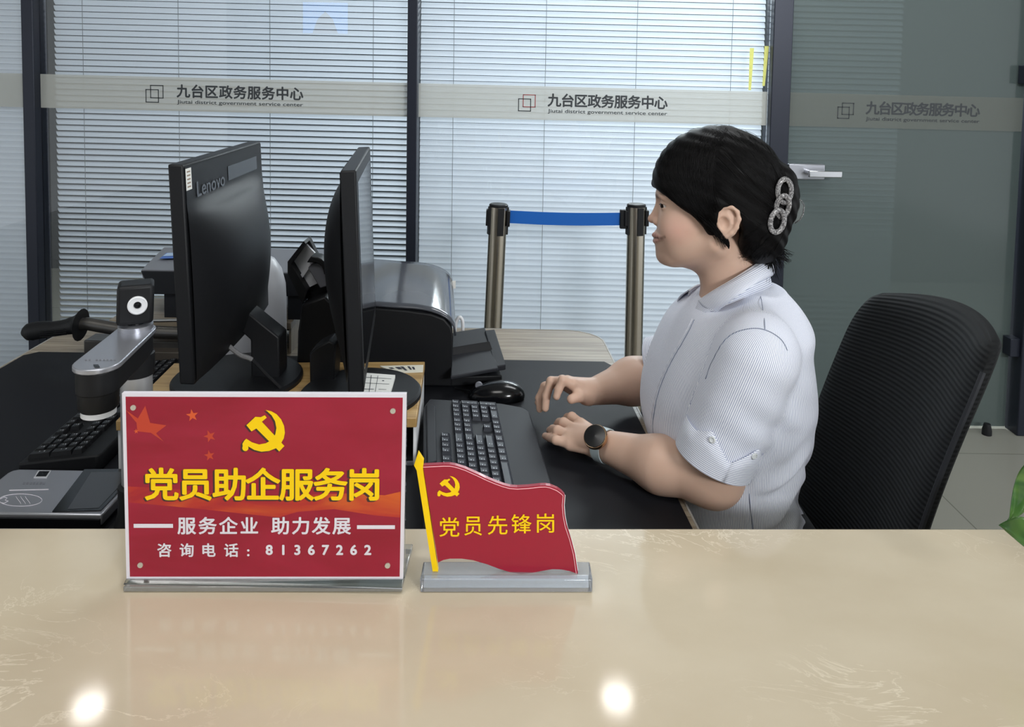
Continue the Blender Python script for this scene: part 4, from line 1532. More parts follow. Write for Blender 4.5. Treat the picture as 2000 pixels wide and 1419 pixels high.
NU, NV = 30, 44
m = MB()
vs, ribs = [], []
TH = 0.045
def widen(u, v):
    # rounded top corners
    r = 0.16
    if v > 1 - r:
        k = (v - (1 - r)) / r
        s = math.sqrt(max(0, 1 - k * k))
        w = 1 - 0.17 * (1 - s)
        return 0.5 + (u - 0.5) * w
    return u
for layer in (0, 1):
    for j in range(NV + 1):
        v = j / NV
        for i in range(NU + 1):
            u = i / NU
            p = chair_pt(widen(u, v), v)
            e = max(abs(2 * u - 1) ** 8, (max(0, (v - .9)) / .1) ** 4)
            arch = 0.02 * (1 - (2 * u - 1) ** 2) * v ** 4
            off = (TH / 2) * (1 - e * 0.75)
            p = p + Vector((-off if layer == 0 else off, 0, arch))
            vs.append(p)
            ribs.append(v)
n1 = (NU + 1) * (NV + 1)
idx = lambda l, j, i: l * n1 + j * (NU + 1) + i
fs = []
for j in range(NV):
    for i in range(NU):
        fs.append((idx(0, j, i), idx(0, j + 1, i), idx(0, j + 1, i + 1), idx(0, j, i + 1)))
        fs.append((idx(1, j, i), idx(1, j, i + 1), idx(1, j + 1, i + 1), idx(1, j + 1, i)))
    fs.append((idx(0, j, 0), idx(1, j, 0), idx(1, j + 1, 0), idx(0, j + 1, 0)))
    fs.append((idx(0, j, NU), idx(0, j + 1, NU), idx(1, j + 1, NU), idx(1, j, NU)))
for i in range(NU):
    fs.append((idx(0, NV, i), idx(1, NV, i), idx(1, NV, i + 1), idx(0, NV, i + 1)))
    fs.append((idx(0, 0, i), idx(0, 0, i + 1), idx(1, 0, i + 1), idx(1, 0, i)))
m.add(vs, fs)
o = m.build('backrest', mesh_mat(), ch, smooth=True, split=1.2)
at = o.data.attributes.new('rib', 'FLOAT', 'POINT')
at.data.foreach_set('value', ribs)
# piping along the near edge of the backrest
for uu in (1.0,):
    m = MB()
    m.tube([chair_pt(widen(uu, v), v) + Vector((-TH * .16, -0.003 if uu > .5 else .003, 0)) for v in np.linspace(0.02, 0.93, 24)], 0.004, 6)
    m.build('edge_piping', M_dark, ch)
MB().hexa([(0.10, 1.14, 0.44), (0.58, 1.12, 0.44), (0.58, 1.54, 0.44), (0.10, 1.52, 0.44), (0.09, 1.13, 0.49), (0.59, 1.11, 0.50), (0.59, 1.55, 0.50), (0.09, 1.53, 0.49)]).build('seat', mat('black_seat_fabric', C(24, 25, 28), 0.8, noise=0.2, nscale=300), ch, bevel=0.02, seg=4)
MB().box((0.595, 1.33, 0.49), (0.02, 0.09, 0.25)).build('back_bracket', M_black, ch, bevel=0.004)
MB().tube([(0.345, 1.33, 0.44), (0.345, 1.33, 0.09)], [0.03, 0.025], 20).build('gas_lift', M_chrome, ch)
for k in range(5):
    a = 2 * math.pi * k / 5 + 0.3
    e = Vector((0.345 + 0.29 * math.cos(a), 1.33 + 0.29 * math.sin(a), 0.075))
    lg = MB().tube([(0.345, 1.33, 0.10), e], [0.028, 0.018], 12).build('leg', M_black, ch)
    MB().lathe([(0.028, -0.02), (0.03, 0), (0.028, 0.02)], e + Vector((0, 0, -0.045)), 20, axis='X').build('caster', M_dark, lg, smooth=True)

# ------------------------------------------------------------------ potted pothos, two leaves in view
pp = Vector((0.74, 0.72, CZ))
t = thing('potted_pothos', 'green leafy pothos at the right end of the counter', 'potted plant', pp)
MB().lathe([(0.045, 0.0), (0.052, 0.01), (0.062, 0.10), (0.064, 0.105), (0.058, 0.105), (0.055, 0.09), (0, 0.09)], pp, 36).build('pot', M_white, t, smooth=True, split=0.6)
MB().lathe([(0.054, 0.086), (0, 0.09)], pp, 24).build('soil', mat('soil', C(60, 46, 36), 0.9, noise=0.3, nscale=150), t)


def leaf_mat():
    m, nt, N, L, b = node_mat('pothos_leaf')
    tc = N.new('ShaderNodeTexCoord')
    nz = N.new('ShaderNodeTexNoise')
    nz.inputs['Scale'].default_value = 18
    nz.inputs['Distortion'].default_value = 1.5
    L.new(tc.outputs['Object'], nz.inputs['Vector'])
    cr = N.new('ShaderNodeValToRGB')
    cr.color_ramp.elements[0].position, cr.color_ramp.elements[0].color = 0.4, C(52, 92, 40)
    cr.color_ramp.elements[1].position, cr.color_ramp.elements[1].color = 0.72, C(108, 142, 66)
    L.new(nz.outputs['Fac'], cr.inputs[0])
    L.new(cr.outputs[0], b.inputs['Base Color'])
    b.inputs['Roughness'].default_value = 0.35
    return m


M_leaf = leaf_mat()
M_stem = mat('pothos_stem', C(96, 130, 62), 0.5)


def leaf(tip, base, width, side, droop=0.015):
    tip, base = Vector(tip), Vector(base)
    d = tip - base
    s = Vector(side).normalized()
    nrm = d.cross(s).normalized()
    if nrm.z < 0: nrm = -nrm
    K, J = 18, 8
    vs = []
    for i in range(K + 1):
        u = i / K
        w = width * (math.sin(math.pi * min(1, u ** 0.62)) ** 0.85) * (1 - 0.25 * u) if 0 < u < 1 else 0
        for j in range(-J, J + 1):
            v = j / J
            p = base + d * u + s * (w * v) + nrm * (0.25 * abs(v) * w - droop * u * u + 0.002 * math.sin(9 * u + 3 * v))
            if u < 0.12: p -= d * 0.10 * abs(v) * (1 - u / 0.12)
            vs.append(p)
    M = 2 * J + 1
    fs = [(i * M + j, i * M + j + 1, (i + 1) * M + j + 1, (i + 1) * M + j) for i in range(K) for j in range(M - 1)]
    m = MB().add(vs, fs)
    o = m.build('leaf', M_leaf, t, smooth=True, split=3.0)
    md = o.modifiers.new('thick', 'SOLIDIFY')
    md.thickness = 0.0007
    st_ = catmull([pp + Vector((0, 0, 0.085)), (pp + base) / 2 + Vector((0, 0, 0.09)), base], 8)
    MB().tube(st_, 0.0018, 7).build('stem', M_stem, t)


LY = 0.80
leaf(P(1961, 1000, Y=LY), P(2058, 908, Y=LY - .02), 0.021, (-0.62, 0.1, 0.72))
leaf(P(1966, 1024, Y=LY - .04), P(2070, 1092, Y=LY - .06), 0.030, (-0.35, 0.55, 0.75))
for k in range(8):
    a = -1.2 + k * 0.75
    b = pp + Vector((0.07 * math.cos(a), 0.07 * math.sin(a), 0.13 + 0.03 * (k % 3)))
    e = b + Vector((0.085 * math.cos(a), 0.085 * math.sin(a), -0.02 + 0.02 * (k % 2)))
    if e.x < 0.66: continue
    leaf(e, b, 0.032, (-math.sin(a), math.cos(a), 0.1))
# ------------------------------------------------------------------ implicit modelling (smooth union of shapes, surface nets)
YH = 1.31
PX = 0.000873
HC = np.array([0.353, YH, 1.20])                 # middle of the head
HN = np.array([0.26, 0.9656, 0.0])                # her left-to-right axis: the head is turned a little away
HN /= np.linalg.norm(HN)
HB = np.array([HN[1], -HN[0], 0.0])               # towards the back of the head
HMAT = np.stack([HB, HN, np.array([0, 0, 1.0])], 1)


def A3(v):
    return np.array([v[0], v[1], v[2]], dtype=np.float64)


def hp_(x, y, dy=0.0):
    # off the middle plane the near side is the one the photo shows; the far side mirrors it
    d = ray(x, y)
    o = HC - HN * abs(dy) - np.array([0, 0, CAM_Z])
    v = A3(d) * float((o @ HN) / (A3(d) @ HN)) + np.array([0, 0, CAM_Z])
    return v + HN * (2 * dy) if dy > 0 else v


def tp_(x, y, dy=0.0):
    v = A3(P(x, y, Y=YH))
    v[1] += dy
    return v


class Ell:
    def __init__(s, c, r, rot=0.0, M=None):
        s.c, s.r = np.asarray(c, float), np.asarray(r, float)
        c_, s_ = math.cos(rot), math.sin(rot)
        s.M = M if M is not None else np.array([[c_, 0, -s_], [0, 1, 0], [s_, 0, c_]])

    def __call__(s, p):
        q = (p - s.c) @ s.M
        k0 = np.sqrt(((q / s.r) ** 2).sum(-1))
        k1 = np.sqrt(((q / (s.r * s.r)) ** 2).sum(-1)) + 1e-12
        return k0 * (k0 - 1) / k1


class Cap:
    def __init__(s, a, b, r0, r1=None):
        s.a, s.b, s.r0, s.r1 = A3(a), A3(b), r0, (r0 if r1 is None else r1)
        s.ab = s.b - s.a
        s.l2 = float(s.ab @ s.ab) + 1e-12

    def __call__(s, p):
        q = p - s.a
        h = np.clip((q @ s.ab) / s.l2, 0, 1)
        return np.sqrt(((q - h[..., None] * s.ab) ** 2).sum(-1)) - (s.r0 + (s.r1 - s.r0) * h)


class Poly2:
    """infinite (along Y) prism over a polygon given in photo positions on the head plane"""
    def __init__(s, pts):
        s.v = np.array([[hp_(q[0], q[1], -q[2]) @ HB, hp_(q[0], q[1], -q[2])[2]] for q in pts])

    def __call__(s, p):
        x, z = p @ HB, p[..., 2]
        d = np.full(x.shape, 1e9)
        ins = np.zeros(x.shape, bool)
        n = len(s.v)
        for i in range(n):
            a, b = s.v[i], s.v[(i + 1) % n]
            e = b - a
            wx, wz = x - a[0], z - a[1]
            h = np.clip((wx * e[0] + wz * e[1]) / (e @ e), 0, 1)
            d = np.minimum(d, (wx - h * e[0]) ** 2 + (wz - h * e[1]) ** 2)
            c = ((a[1] <= z) & (b[1] > z)) | ((b[1] <= z) & (a[1] > z))
            den = (b[1] - a[1]) if abs(b[1] - a[1]) > 1e-12 else 1e-12
            ins ^= c & (x < a[0] + (z - a[1]) / den * e[0])
        return np.where(ins, -1, 1) * np.sqrt(d)


def smin(a, b, k):
    h = np.clip(0.5 + 0.5 * (b - a) / k, 0, 1)
    return b * (1 - h) + a * h - k * h * (1 - h)


def smax(a, b, k):
    return -smin(-a, -b, k)


class Field:
    def __init__(s):
        s.items = []

    def u(s, f, k=0.012):
        s.items.append(('u', k, f))

    def sub(s, f, k=0.006):
        s.items.append(('s', k, f))

    def cut(s, f, k=0.003):
        s.items.append(('i', k, f))

    def disp(s, f):
        s.items.append(('d', 0, f))

    def ev(s, p, items=None):
        d = np.full(p.shape[:-1], 1e3)
        for op, k, f in (s.items if items is None else items):
            if op == 'u':
                v = f(p)
                d = np.minimum(d, v) if k <= 0 else smin(d, v, k)
            elif op == 's':
                d = smax(d, -f(p), max(k, 1e-5))
            elif op == 'i':
                d = smax(d, f(p), max(k, 1e-5))
            else:
                d = d + f(p)
        return d

    def near(s, c, rad):
        """items that can matter inside a block"""
        vals = [(it, float(it[2](c[None])[0]) if it[0] != 'd' else 0.0) for it in s.items]
        dm = min(v for it, v in vals if it[0] == 'u')
        out = []
        for it, v in vals:
            if it[0] == 'u' and v < max(dm, 0) + 2.2 * rad + it[1] * 2: out.append(it)
            elif it[0] == 's' and v < 1.6 * rad + it[1] * 2: out.append(it)
            elif it[0] in 'id': out.append(it)
        return out


def surface_nets(F, lo, hi, h, B=20):
    lo, hi = np.asarray(lo, float), np.asarray(hi, float)
    nb = np.ceil((hi - lo) / (h * B)).astype(int)
    S1, S2 = 1 << 20, 1 << 40
    keys, verts, quads = [], [], []
    g = np.arange(B + 1)
    gi = np.stack(np.meshgrid(g, g, g, indexing='ij'), -1)
    rad = h * B * 0.5 * math.sqrt(3)
    for bi in range(nb[0]):
        for bj in range(nb[1]):
            for bk in range(nb[2]):
                b0 = np.array([bi, bj, bk]) * B
                c = lo + (b0 + B / 2) * h
                dc = F.ev(c[None])[0]
                if abs(dc) > rad * 1.35 + 0.012: continue
                it = F.near(c, rad)
                if not any(q[0] == 'u' for q in it): continue
                p = lo + (gi + b0) * h
                d = F.ev(p, it)
                ins = d < 0
                if ins.all() or not ins.any(): continue
                # cells
                c8 = [ins[i:B + i, j:B + j, k:B + k] for i in (0, 1) for j in (0, 1) for k in (0, 1)]
                sm = sum(x.astype(np.int8) for x in c8)
                act = (sm > 0) & (sm < 8)
                ci = np.argwhere(act)
                acc = np.zeros((len(ci), 3))
                cnt = np.zeros(len(ci))
                for ax in range(3):
                    o1, o2 = [a for a in range(3) if a != ax]
                    for u in (0, 1):
                        for v in (0, 1):
                            a = ci.copy()
                            a[:, o1] += u
                            a[:, o2] += v
                            b = a.copy()
                            b[:, ax] += 1
                            da, db = d[tuple(a.T)], d[tuple(b.T)]
                            m = (da < 0) != (db < 0)
                            t = np.where(m, da / np.where(m, da - db, 1), 0)
                            q = a.astype(float)
                            q[:, ax] += t
                            acc += q * m[:, None]
                            cnt += m
                verts.append(lo + (acc / cnt[:, None] + b0) * h)
                gc = ci + b0 + 1
                keys.append(gc[:, 0] * S2 + gc[:, 1] * S1 + gc[:, 2])
                # quads for lattice edges starting in this block
                for ax in range(3):
                    o1, o2 = (ax + 1) % 3, (ax + 2) % 3
                    sl0 = [slice(0, B)] * 3
                    sl1 = [slice(0, B)] * 3
                    sl1[ax] = slice(1, B + 1)
                    s0, s1 = ins[tuple(sl0)], ins[tuple(sl1)]
                    e = np.argwhere(s0 != s1)
                    if not len(e): continue
                    flip = s0[tuple(e.T)]
                    ge = e + b0 + 1
                    ks = []
                    for (u, v) in ((-1, -1), (0, -1), (0, 0), (-1, 0)):
                        q = ge.copy()
                        q[:, o1] += u
                        q[:, o2] += v
                        ks.append(q[:, 0] * S2 + q[:, 1] * S1 + q[:, 2])
                    ks = np.stack(ks, 1)
                    ks[~flip] = ks[~flip][:, ::-1]
                    quads.append(ks)
    keys = np.concatenate(keys)
    verts = np.concatenate(verts)
    quads = np.concatenate(quads)
    od = np.argsort(keys)
    keys, verts = keys[od], verts[od]
    ix = np.searchsorted(keys, quads)
    ix = np.clip(ix, 0, len(keys) - 1)
    ok = (keys[ix] == quads).all(1)
    return verts, ix[ok]


def sdf_object(name, F, lo, hi, h, mt, parent, attrs=None, relax=0):
    v, q = surface_nets(F, lo, hi, h)
    org = np.array(ORG[parent]) if parent is not None else np.zeros(3)
    me = bpy.data.meshes.new(name)
    me.vertices.add(len(v))
    me.vertices.foreach_set('co', (v - org).astype(np.float32).ravel())
    me.loops.add(len(q) * 4)
    me.loops.foreach_set('vertex_index', q.astype(np.int32).ravel())
    me.polygons.add(len(q))
    me.polygons.foreach_set('loop_start', np.arange(0, len(q) * 4, 4, dtype=np.int32))
    me.polygons.foreach_set('use_smooth', np.ones(len(q), bool))
    me.update(calc_edges=True)
    me.validate()
    me.materials.append(mt)
    for k, fn in (attrs or {}).items():
        a = me.attributes.new(k, 'FLOAT', 'POINT')
        a.data.foreach_set('value', fn(v).astype(np.float32))
    o = bpy.data.objects.new(name, me)
    COL.objects.link(o)
    ORG[o] = Vector(org)
    o.parent = parent
    if relax:
        md = o.modifiers.new('relax', 'SMOOTH')
        md.factor, md.iterations = 0.5, relax
    return o


# ------------------------------------------------------------------ the woman at the desk
woman = thing('person', 'woman in a striped short-sleeved shirt with black clipped-up hair, typing at the desk', 'person', (0.39, 1.31, 0))


def skin_mat():
    m, nt, N, L, b = node_mat('skin')
    a = N.new('ShaderNodeAttribute')
    a.attribute_name = 'lip'
    mx = N.new('ShaderNodeMix')
    mx.data_type = 'RGBA'
    L.new(a.outputs['Fac'], mx.inputs[0])
    mx.inputs[6].default_value = C(203, 170, 151)
    mx.inputs[7].default_value = C(178, 116, 110)
    a2 = N.new('ShaderNodeAttribute')
    a2.attribute_name = 'blush'
    mx2 = N.new('ShaderNodeMix')
    mx2.data_type = 'RGBA'
    L.new(a2.outputs['Fac'], mx2.inputs[0])
    L.new(mx.outputs[2], mx2.inputs[6])
    mx2.inputs[7].default_value = C(210, 160, 146)
    a3 = N.new('ShaderNodeAttribute')
    a3.attribute_name = 'brow_mouth'
    mx3 = N.new('ShaderNodeMix')
    mx3.data_type = 'RGBA'
    L.new(a3.outputs['Fac'], mx3.inputs[0])
    L.new(mx2.outputs[2], mx3.inputs[6])
    mx3.inputs[7].default_value = C(92, 70, 60)
    L.new(mx3.outputs[2], b.inputs['Base Color'])
    b.inputs['Roughness'].default_value = 0.46
    b.inputs['Specular IOR Level'].default_value = 0.35
    b.inputs['Subsurface Weight'].default_value = 0.12
    b.inputs['Subsurface Radius'].default_value = (1.0, 0.4, 0.25)
    b.inputs['Subsurface Scale'].default_value = 0.006
    return m


def HE(c, r, rot=0.0):
    c_, s_ = math.cos(rot), math.sin(rot)
    return Ell(c, r, 0, HMAT @ np.array([[c_, 0, -s_], [0, 1, 0], [s_, 0, c_]]))


def E(x, y, dy, rx, rz, ry, rot=0.0):
    return HE(hp_(x, y, dy), (rx * PX, ry, rz * PX), rot)


B = Field()
# skull and face
B.u(E(1408, 352, 0, 108, 92, .074), 0)
B.u(E(1352, 372, 0, 68, 58, .063), .02)
B.u(E(1353, 428, 0, 67, 72, .059), .02)
B.u(E(1352, 478, 0, 64, 39, .049), .02)
B.u(E(1301, 497, 0, 20, 20, .020), .018)
for s in (-1, 1):
    B.u(Cap(hp_(1318, 500, s * .016), hp_(1398, 474, s * .050), .017, .022), .016)
    B.u(E(1322, 446, s * .033, 30, 32, .024), .024)
B.u(E(1297, 380, 0, 14, 11, .044), .012)
# nose
B.u(Cap(hp_(1291, 392), hp_(1276, 424), 6.0 * PX, 7.5 * PX), .010)
B.u(Ell(hp_(1274.5, 427.5), (9.6 * PX, .0082, 8.4 * PX)), .005)
for s in (-1, 1):
    B.u(Ell(hp_(1283.5, 433.5, s * .0105), (8.5 * PX, .0055, 7 * PX)), .004)
# mouth
B.u(E(1300, 464, 0, 20, 24, .026), .014)
B.u(E(1328, 470, 0, 34, 32, .043), .016)
def side_depth(F, x, y):
    """how far from the middle plane the near cheek lies at a photo position"""
    dd = np.linspace(-.09, 0, 181)
    v = F.ev(np.array([hp_(x, y, q) for q in dd]))
    return -float(dd[int(np.argmax(v < 0))]) if (v < 0).any() else 0.0


def on_face(pts):
    return [(x, y, side_depth(B, x, y) - r * k if i else 0.0, r) for i, (x, y, r, k) in enumerate(pts)]


LIPU = on_face([(1278.2, 458.6, .0040, 0), (1281.5, 458.8, .0040, .85), (1286, 460.6, .0032, .8), (1290, 462.4, .0024, .7), (1295, 463.4, .0012, .6)])
LIPL = on_face([(1280.0, 470.0, .0040, 0), (1283, 469.8, .0040, .85), (1287, 468.2, .0032, .8), (1291, 466.2, .0022, .7), (1295, 464.2, .0012, .6)])
SLIT = [(1271.5, 464.6, 0, .0008)] + [(x, y, side_depth(B, x, y) + .001, .0008) for x, y in ((1281, 464.8), (1285, 464.8), (1289, 464.6), (1293, 464.1), (1298, 462.6))]


def chain(pts, s):
    return [Cap(hp_(a[0], a[1], s * a[2]), hp_(b[0], b[1], s * b[2]), a[3], b[3]) for a, b in zip(pts[:-1], pts[1:])]


for s in (-1, 1):
    for c_ in chain(LIPU, s) + chain(LIPL, s):
        B.u(c_, .003)
for s in (-1, 1):
    for c_ in chain(SLIT, s)[:3]:
        B.sub(c_, .0016)
for s in (-1, 1):
    B.sub(Ell(hp_(1278, 440.8, s * .0065), (4 * PX, .0026, 2.2 * PX)), .002)
    B.sub(Ell(hp_(1283, 398, s * .031), (13 * PX, .016, 12 * PX)), .010)
    # lids over the eye ball, with the opening
    B.u(Ell(hp_(1303.5, 400, s * .0305), (.0128, .0132, .0120)), .004)
    B.sub(Ell(hp_(1294, 400.8, s * .0325), (14 * PX, .0138, 2.9 * PX), -0.10), .0015)
# ears
for s in (-1, 1):
    dy = s * .0725
    B.u(Ell(hp_(1421, 433, dy), (21 * PX, .0062, 30 * PX), 0.16), .006)
    rim = [(1404, 428), (1404, 412), (1414, 403.5), (1429, 404), (1440, 414), (1443, 428), (1438, 444), (1428, 455), (1418, 462)]
    for a, b in zip(rim[:-1], rim[1:]):
        B.u(Cap(hp_(*a, dy + s * .0055), hp_(*b, dy + s * .0055), .0038), .003)
    B.u(Cap(hp_(1419, 412, dy + s * .003), hp_(1427, 436, dy + s * .003), .0022), .003)
    B.u(Cap(hp_(1427, 436, dy + s * .003), hp_(1419, 448, dy + s * .002), .0024), .003)
    B.u(Ell(hp_(1415, 460, dy), (9 * PX, .005, 9 * PX)), .004)
    B.sub(HE(hp_(1414, 437, dy + s * .009), (10 * PX, .0095, 13 * PX), 0.1), .003)
    B.sub(HE(hp_(1431, 418, dy + s * .010), (5 * PX, .0075, 9 * PX), 0.5), .003)
    B.u(Cap(hp_(1404, 432, dy + s * .001), hp_(1406, 444, dy + s * .001), .0038, .003), .003)
# neck
B.u(Cap(hp_(1414, 490), hp_(1430, 590), .0500, .0465), .022)
B.u(Cap(hp_(1350, 500), hp_(1405, 505), .018, .03), .018)
# torso core, hips and legs inside the clothes
B.u(Cap(tp_(1440, 640), tp_(1425, 800), .078, .085), .03)
B.u(Cap(tp_(1425, 800), tp_(1425, 1040), .085, .080), .03)
B.u(Cap(tp_(1445, 655, -.10), tp_(1445, 655, .10), .04, .04), .03)
for s in (-1, 1):
    hip = np.array([.41, YH + s * .085, .575])
    knee = np.array([-.02, YH + s * .10, .565])
    ank = np.array([-.02, YH + s * .10, .10])
    B.u(Cap(hip, knee, .070, .055), .03)
    B.u(Cap(knee, ank, .052, .034), .02)
    B.u(Cap(ank + [0.02, 0, -.055], ank + [-.14, 0, -.07], .032, .026), .02)
# near arm (left)
SH1 = A3(P(1478, 700, Y=1.15))
EL1 = A3(P(1393, 930, Y=1.165))
MI1 = A3(P(1290, 906, Y=1.205))
W1 = A3(P(1176, 868, Z=.790))
B.u(Cap(SH1, EL1, .052, .0435), .02)
B.u(Cap(EL1, MI1, .0425, .0415), .022)
B.u(Cap(MI1, W1, .0415, .0245), .02)
Z_ = lambda x, y, z: A3(P(x, y, Z=z))
hand1 = {
    'little': [Z_(1114, 867, .784), Z_(1086, 859, .786), Z_(1074, 854, .776), Z_(1065, 851, .765)],
    'ring': [Z_(1114, 852, .790), Z_(1089, 840, .792), Z_(1080, 838, .780), Z_(1074, 840, .766)],
    'middle': [Z_(1120, 838, .793), Z_(1101, 825, .795), Z_(1093, 825, .782), Z_(1088, 829, .767)],
    'index': [Z_(1134, 828, .793), Z_(1117, 814, .794), Z_(1109, 815, .781), Z_(1104, 820, .767)],
}
for nme, ch_ in hand1.items():
    r = {'little': .0078, 'ring': .0086, 'middle': .009, 'index': .0088}[nme]
    B.u(Cap(W1 + (ch_[0] - W1) * .12, ch_[0], .0185, .0112), .012)
    for i in range(3):
        B.u(Cap(ch_[i], ch_[i + 1], r * (1.1 - .1 * i), r * (1.0 - .1 * i)), .003)
th = [W1 + np.array([-.012, .016, -.006]), Z_(1142, 834, .772), Z_(1124, 820, .766)]
B.u(Cap(th[0], th[1], .014, .0105), .012)
B.u(Cap(th[1], th[2], .0102, .0085), .004)
# far arm (right)
Y_ = lambda x, y, yy: A3(P(x, y, Y=yy))
SH2 = Y_(1420, 690, 1.46)
EL2 = Y_(1312, 736, 1.53)
W2 = Y_(1152, 766, 1.44)
B.u(Cap(SH2, EL2, .052, .05), .02)
B.u(Cap(EL2, Y_(1235, 744, 1.49), .050, .043), .02)
B.u(Cap(Y_(1235, 744, 1.49), W2, .043, .0235), .02)
hand2 = {
    'index': [Y_(1118, 750, 1.415), Y_(1099, 742, 1.41), Y_(1091, 760, 1.405), Y_(1087, 774, 1.40)],
    'middle': [Y_(1108, 744, 1.435), Y_(1076, 744, 1.43), Y_(1067, 773, 1.425), Y_(1065, 797, 1.42)],
    'ring': [Y_(1098, 743, 1.455), Y_(1064, 754, 1.45), Y_(1053, 777, 1.445), Y_(1054, 799, 1.44)],
    'little': [Y_(1092, 746, 1.472), Y_(1066, 756, 1.475), Y_(1056, 772, 1.472), Y_(1050, 786, 1.468)],
}
for nme, ch_ in hand2.items():
    r = {'little': .0075, 'ring': .0083, 'middle': .0088, 'index': .0086}[nme]
    B.u(Cap(W2 + (ch_[0] - W2) * .12, ch_[0], .018, .011), .012)
    for i in range(3):
        B.u(Cap(ch_[i], ch_[i + 1], r * (1.08 - .1 * i), r * (.98 - .1 * i)), .003)
th = [Y_(1148, 773, 1.425), Y_(1131, 773, 1.405), Y_(1116, 779, 1.395)]
B.u(Cap(th[0], th[1], .0135, .0105), .010)
B.u(Cap(th[1], th[2], .0105, .0085), .004)

lipC = [c_ for s in (-1, 1) for c_ in chain(LIPU, s) + chain(LIPL, s)]
slitC = [c_ for s in (-1, 1) for c_ in chain(SLIT, s)]
chk = [E(1325, 445, s * .045, 26, 24, .03) for s in (-1, 1)]


def lip_attr(v):
    d = np.min([c_(v) for c_ in lipC], 0)
    return np.clip(1 - (d + .0002) / .0016, 0, 1) * .85


def blush_attr(v):
    d = np.minimum(chk[0](v), chk[1](v))
    d = np.minimum(d, E(1274, 428, 0, 8, 7, .01)(v) + .004)
    return np.clip(0.5 - d / .03, 0, 1) * 0.6


def brow_mouth_attr(v):
    d = np.minimum(*[Cap(hp_(1284, 382, s * .016), hp_(1300, 377, s * .048), .0022, .001)(v) for s in (-1, 1)])
    e = np.min([c_(v) for c_ in slitC], 0)  # mouth slit: crease shade put into the colour along with the eyebrows
    return np.maximum(np.clip(1 - (d - .001) / .003, 0, 1) * 0.75, np.clip(1 - (e - .0006) / .0020, 0, 1) * 0.62)


body = sdf_object('body', B, (-0.26, 1.0, 0.0), (0.60, 1.66, 1.36), 0.0018, skin_mat(), woman, {'lip': lip_attr, 'blush': blush_attr, 'brow_mouth': brow_mouth_attr}, relax=2)
# eyes
for s in (-1, 1):
    c = hp_(1303.5, 400, s * .0305)
    eb = MB().lathe([(0.0118 * math.sin(a), -0.0118 * math.cos(a)) for a in np.linspace(0.0, math.pi, 18)], c, 24, axis='X').build('eyeball', mat('eye_white', C(196, 186, 180), 0.2), woman, smooth=True, split=3.0)
    gz_ = Vector(-HB + HN * s * 0.32 + np.array([0, 0, -0.10])).normalized()
    R = Vector((0, 0, 1)).rotation_difference(gz_).to_matrix()
    MB().lathe([(0.0080, 0.0088), (0.0064, 0.0104), (0.0034, 0.0119), (0, 0.0123)], c, 20, R=R).build('iris', mat('dark_iris', C(34, 22, 18), 0.08), eb, smooth=True)
    m = MB()
    lid = [hp_(1288.5 + 17 * t, 399.2 - 2.6 * math.sin(math.pi * t) + 2.6 * t, s * (.026 + .0185 * t ** .7)) for t in np.linspace(0.0, 1, 12)]
    lid = [A3(p) + np.array([-0.0012, s * .0005, 0]) for p in lid]
    m.tube([Vector(p) for p in lid], [0.0004] + [0.0009] * 9 + [0.0006, 0.0003], 6)
    m.build('eyelashes', mat('lash', C(18, 14, 14), 0.5), woman)

# ------------------------------------------------------------------ shirt
zc = lambda y: tp_(1400, y)[2]
sec = [  # photo y, front x, back x, half width
    (560, 1395, 1522, .060), (578, 1365, 1546, .10), (600, 1335, 1560, .135), (625, 1314, 1573, .160), (655, 1297, 1563, .170), (700, 1275, 1572, .172),
    (750, 1258, 1578, .170), (800, 1254, 1573, .165), (850, 1264, 1560, .158), (880, 1278, 1548, .155), (910, 1290, 1538, .155), (940, 1296, 1536, .157),
    (962, 1297, 1546, .160), (980, 1296, 1560, .164), (1030, 1290, 1558, .170), (1100, 1280, 1575, .180), (1180, 1270, 1600, .19)]
sz = np.array([zc(r[0]) for r in sec])[::-1]
sf = np.array([tp_(r[1], r[0])[0] for r in sec])[::-1]
sb = np.array([tp_(r[2], r[0])[0] for r in sec])[::-1]
sw = np.array([r[3] for r in sec])[::-1]
zf = np.linspace(sz[0], sz[-1], 400)


def smooth_tab(a):
    t = np.interp(zf, sz, a)
    k = np.exp(-np.linspace(-2, 2, 41) ** 2)
    k /= k.sum()
    return np.convolve(np.pad(t, 20, 'edge'), k, 'valid')


TAB = {}


def from_z(z, a):
    if id(a) not in TAB: TAB[id(a)] = smooth_tab(a)
    return np.interp(z, zf, TAB[id(a)])


def torso(p, inset=0.0):
    z = p[..., 2]
    f, b, w = from_z(z, sf), from_z(z, sb), from_z(z, sw)
    cx, a = (f + b) / 2, (b - f) / 2 - inset
    w = w - inset
    e = 2.25
    k = (np.abs((p[..., 0] - cx) / a) ** e + np.abs((p[..., 1] - YH) / w) ** e) ** (1 / e)
    d = (k - 1) * np.minimum(a, w) * 0.9
    d = np.maximum(d, np.maximum(z - sz[-1], sz[0] - z))
    return d


def folds(p):
    x, y, z = p[..., 0], p[..., 1], p[..., 2]
    back = np.clip((x - 0.36) / 0.10, 0, 1)
    waist = np.exp(-((z - 0.755) / 0.075) ** 2)
    d = 0.0042 * np.sin(105 * (z + 0.28 * (x - .45) + .06 * np.sin(30 * y)) + 2.0 * np.sin(9 * x)) * back * waist
    arm = np.exp(-(((x - 0.40) / 0.07) ** 2 + ((z - 0.90) / 0.06) ** 2))
    d += 0.0022 * np.sin(120 * (z * .8 + x * .6)) * arm
    d += 0.0011 * np.sin(34 * x + 21 * z + 3 * np.sin(17 * z)) * np.sin(26 * z - 15 * y)
    return d


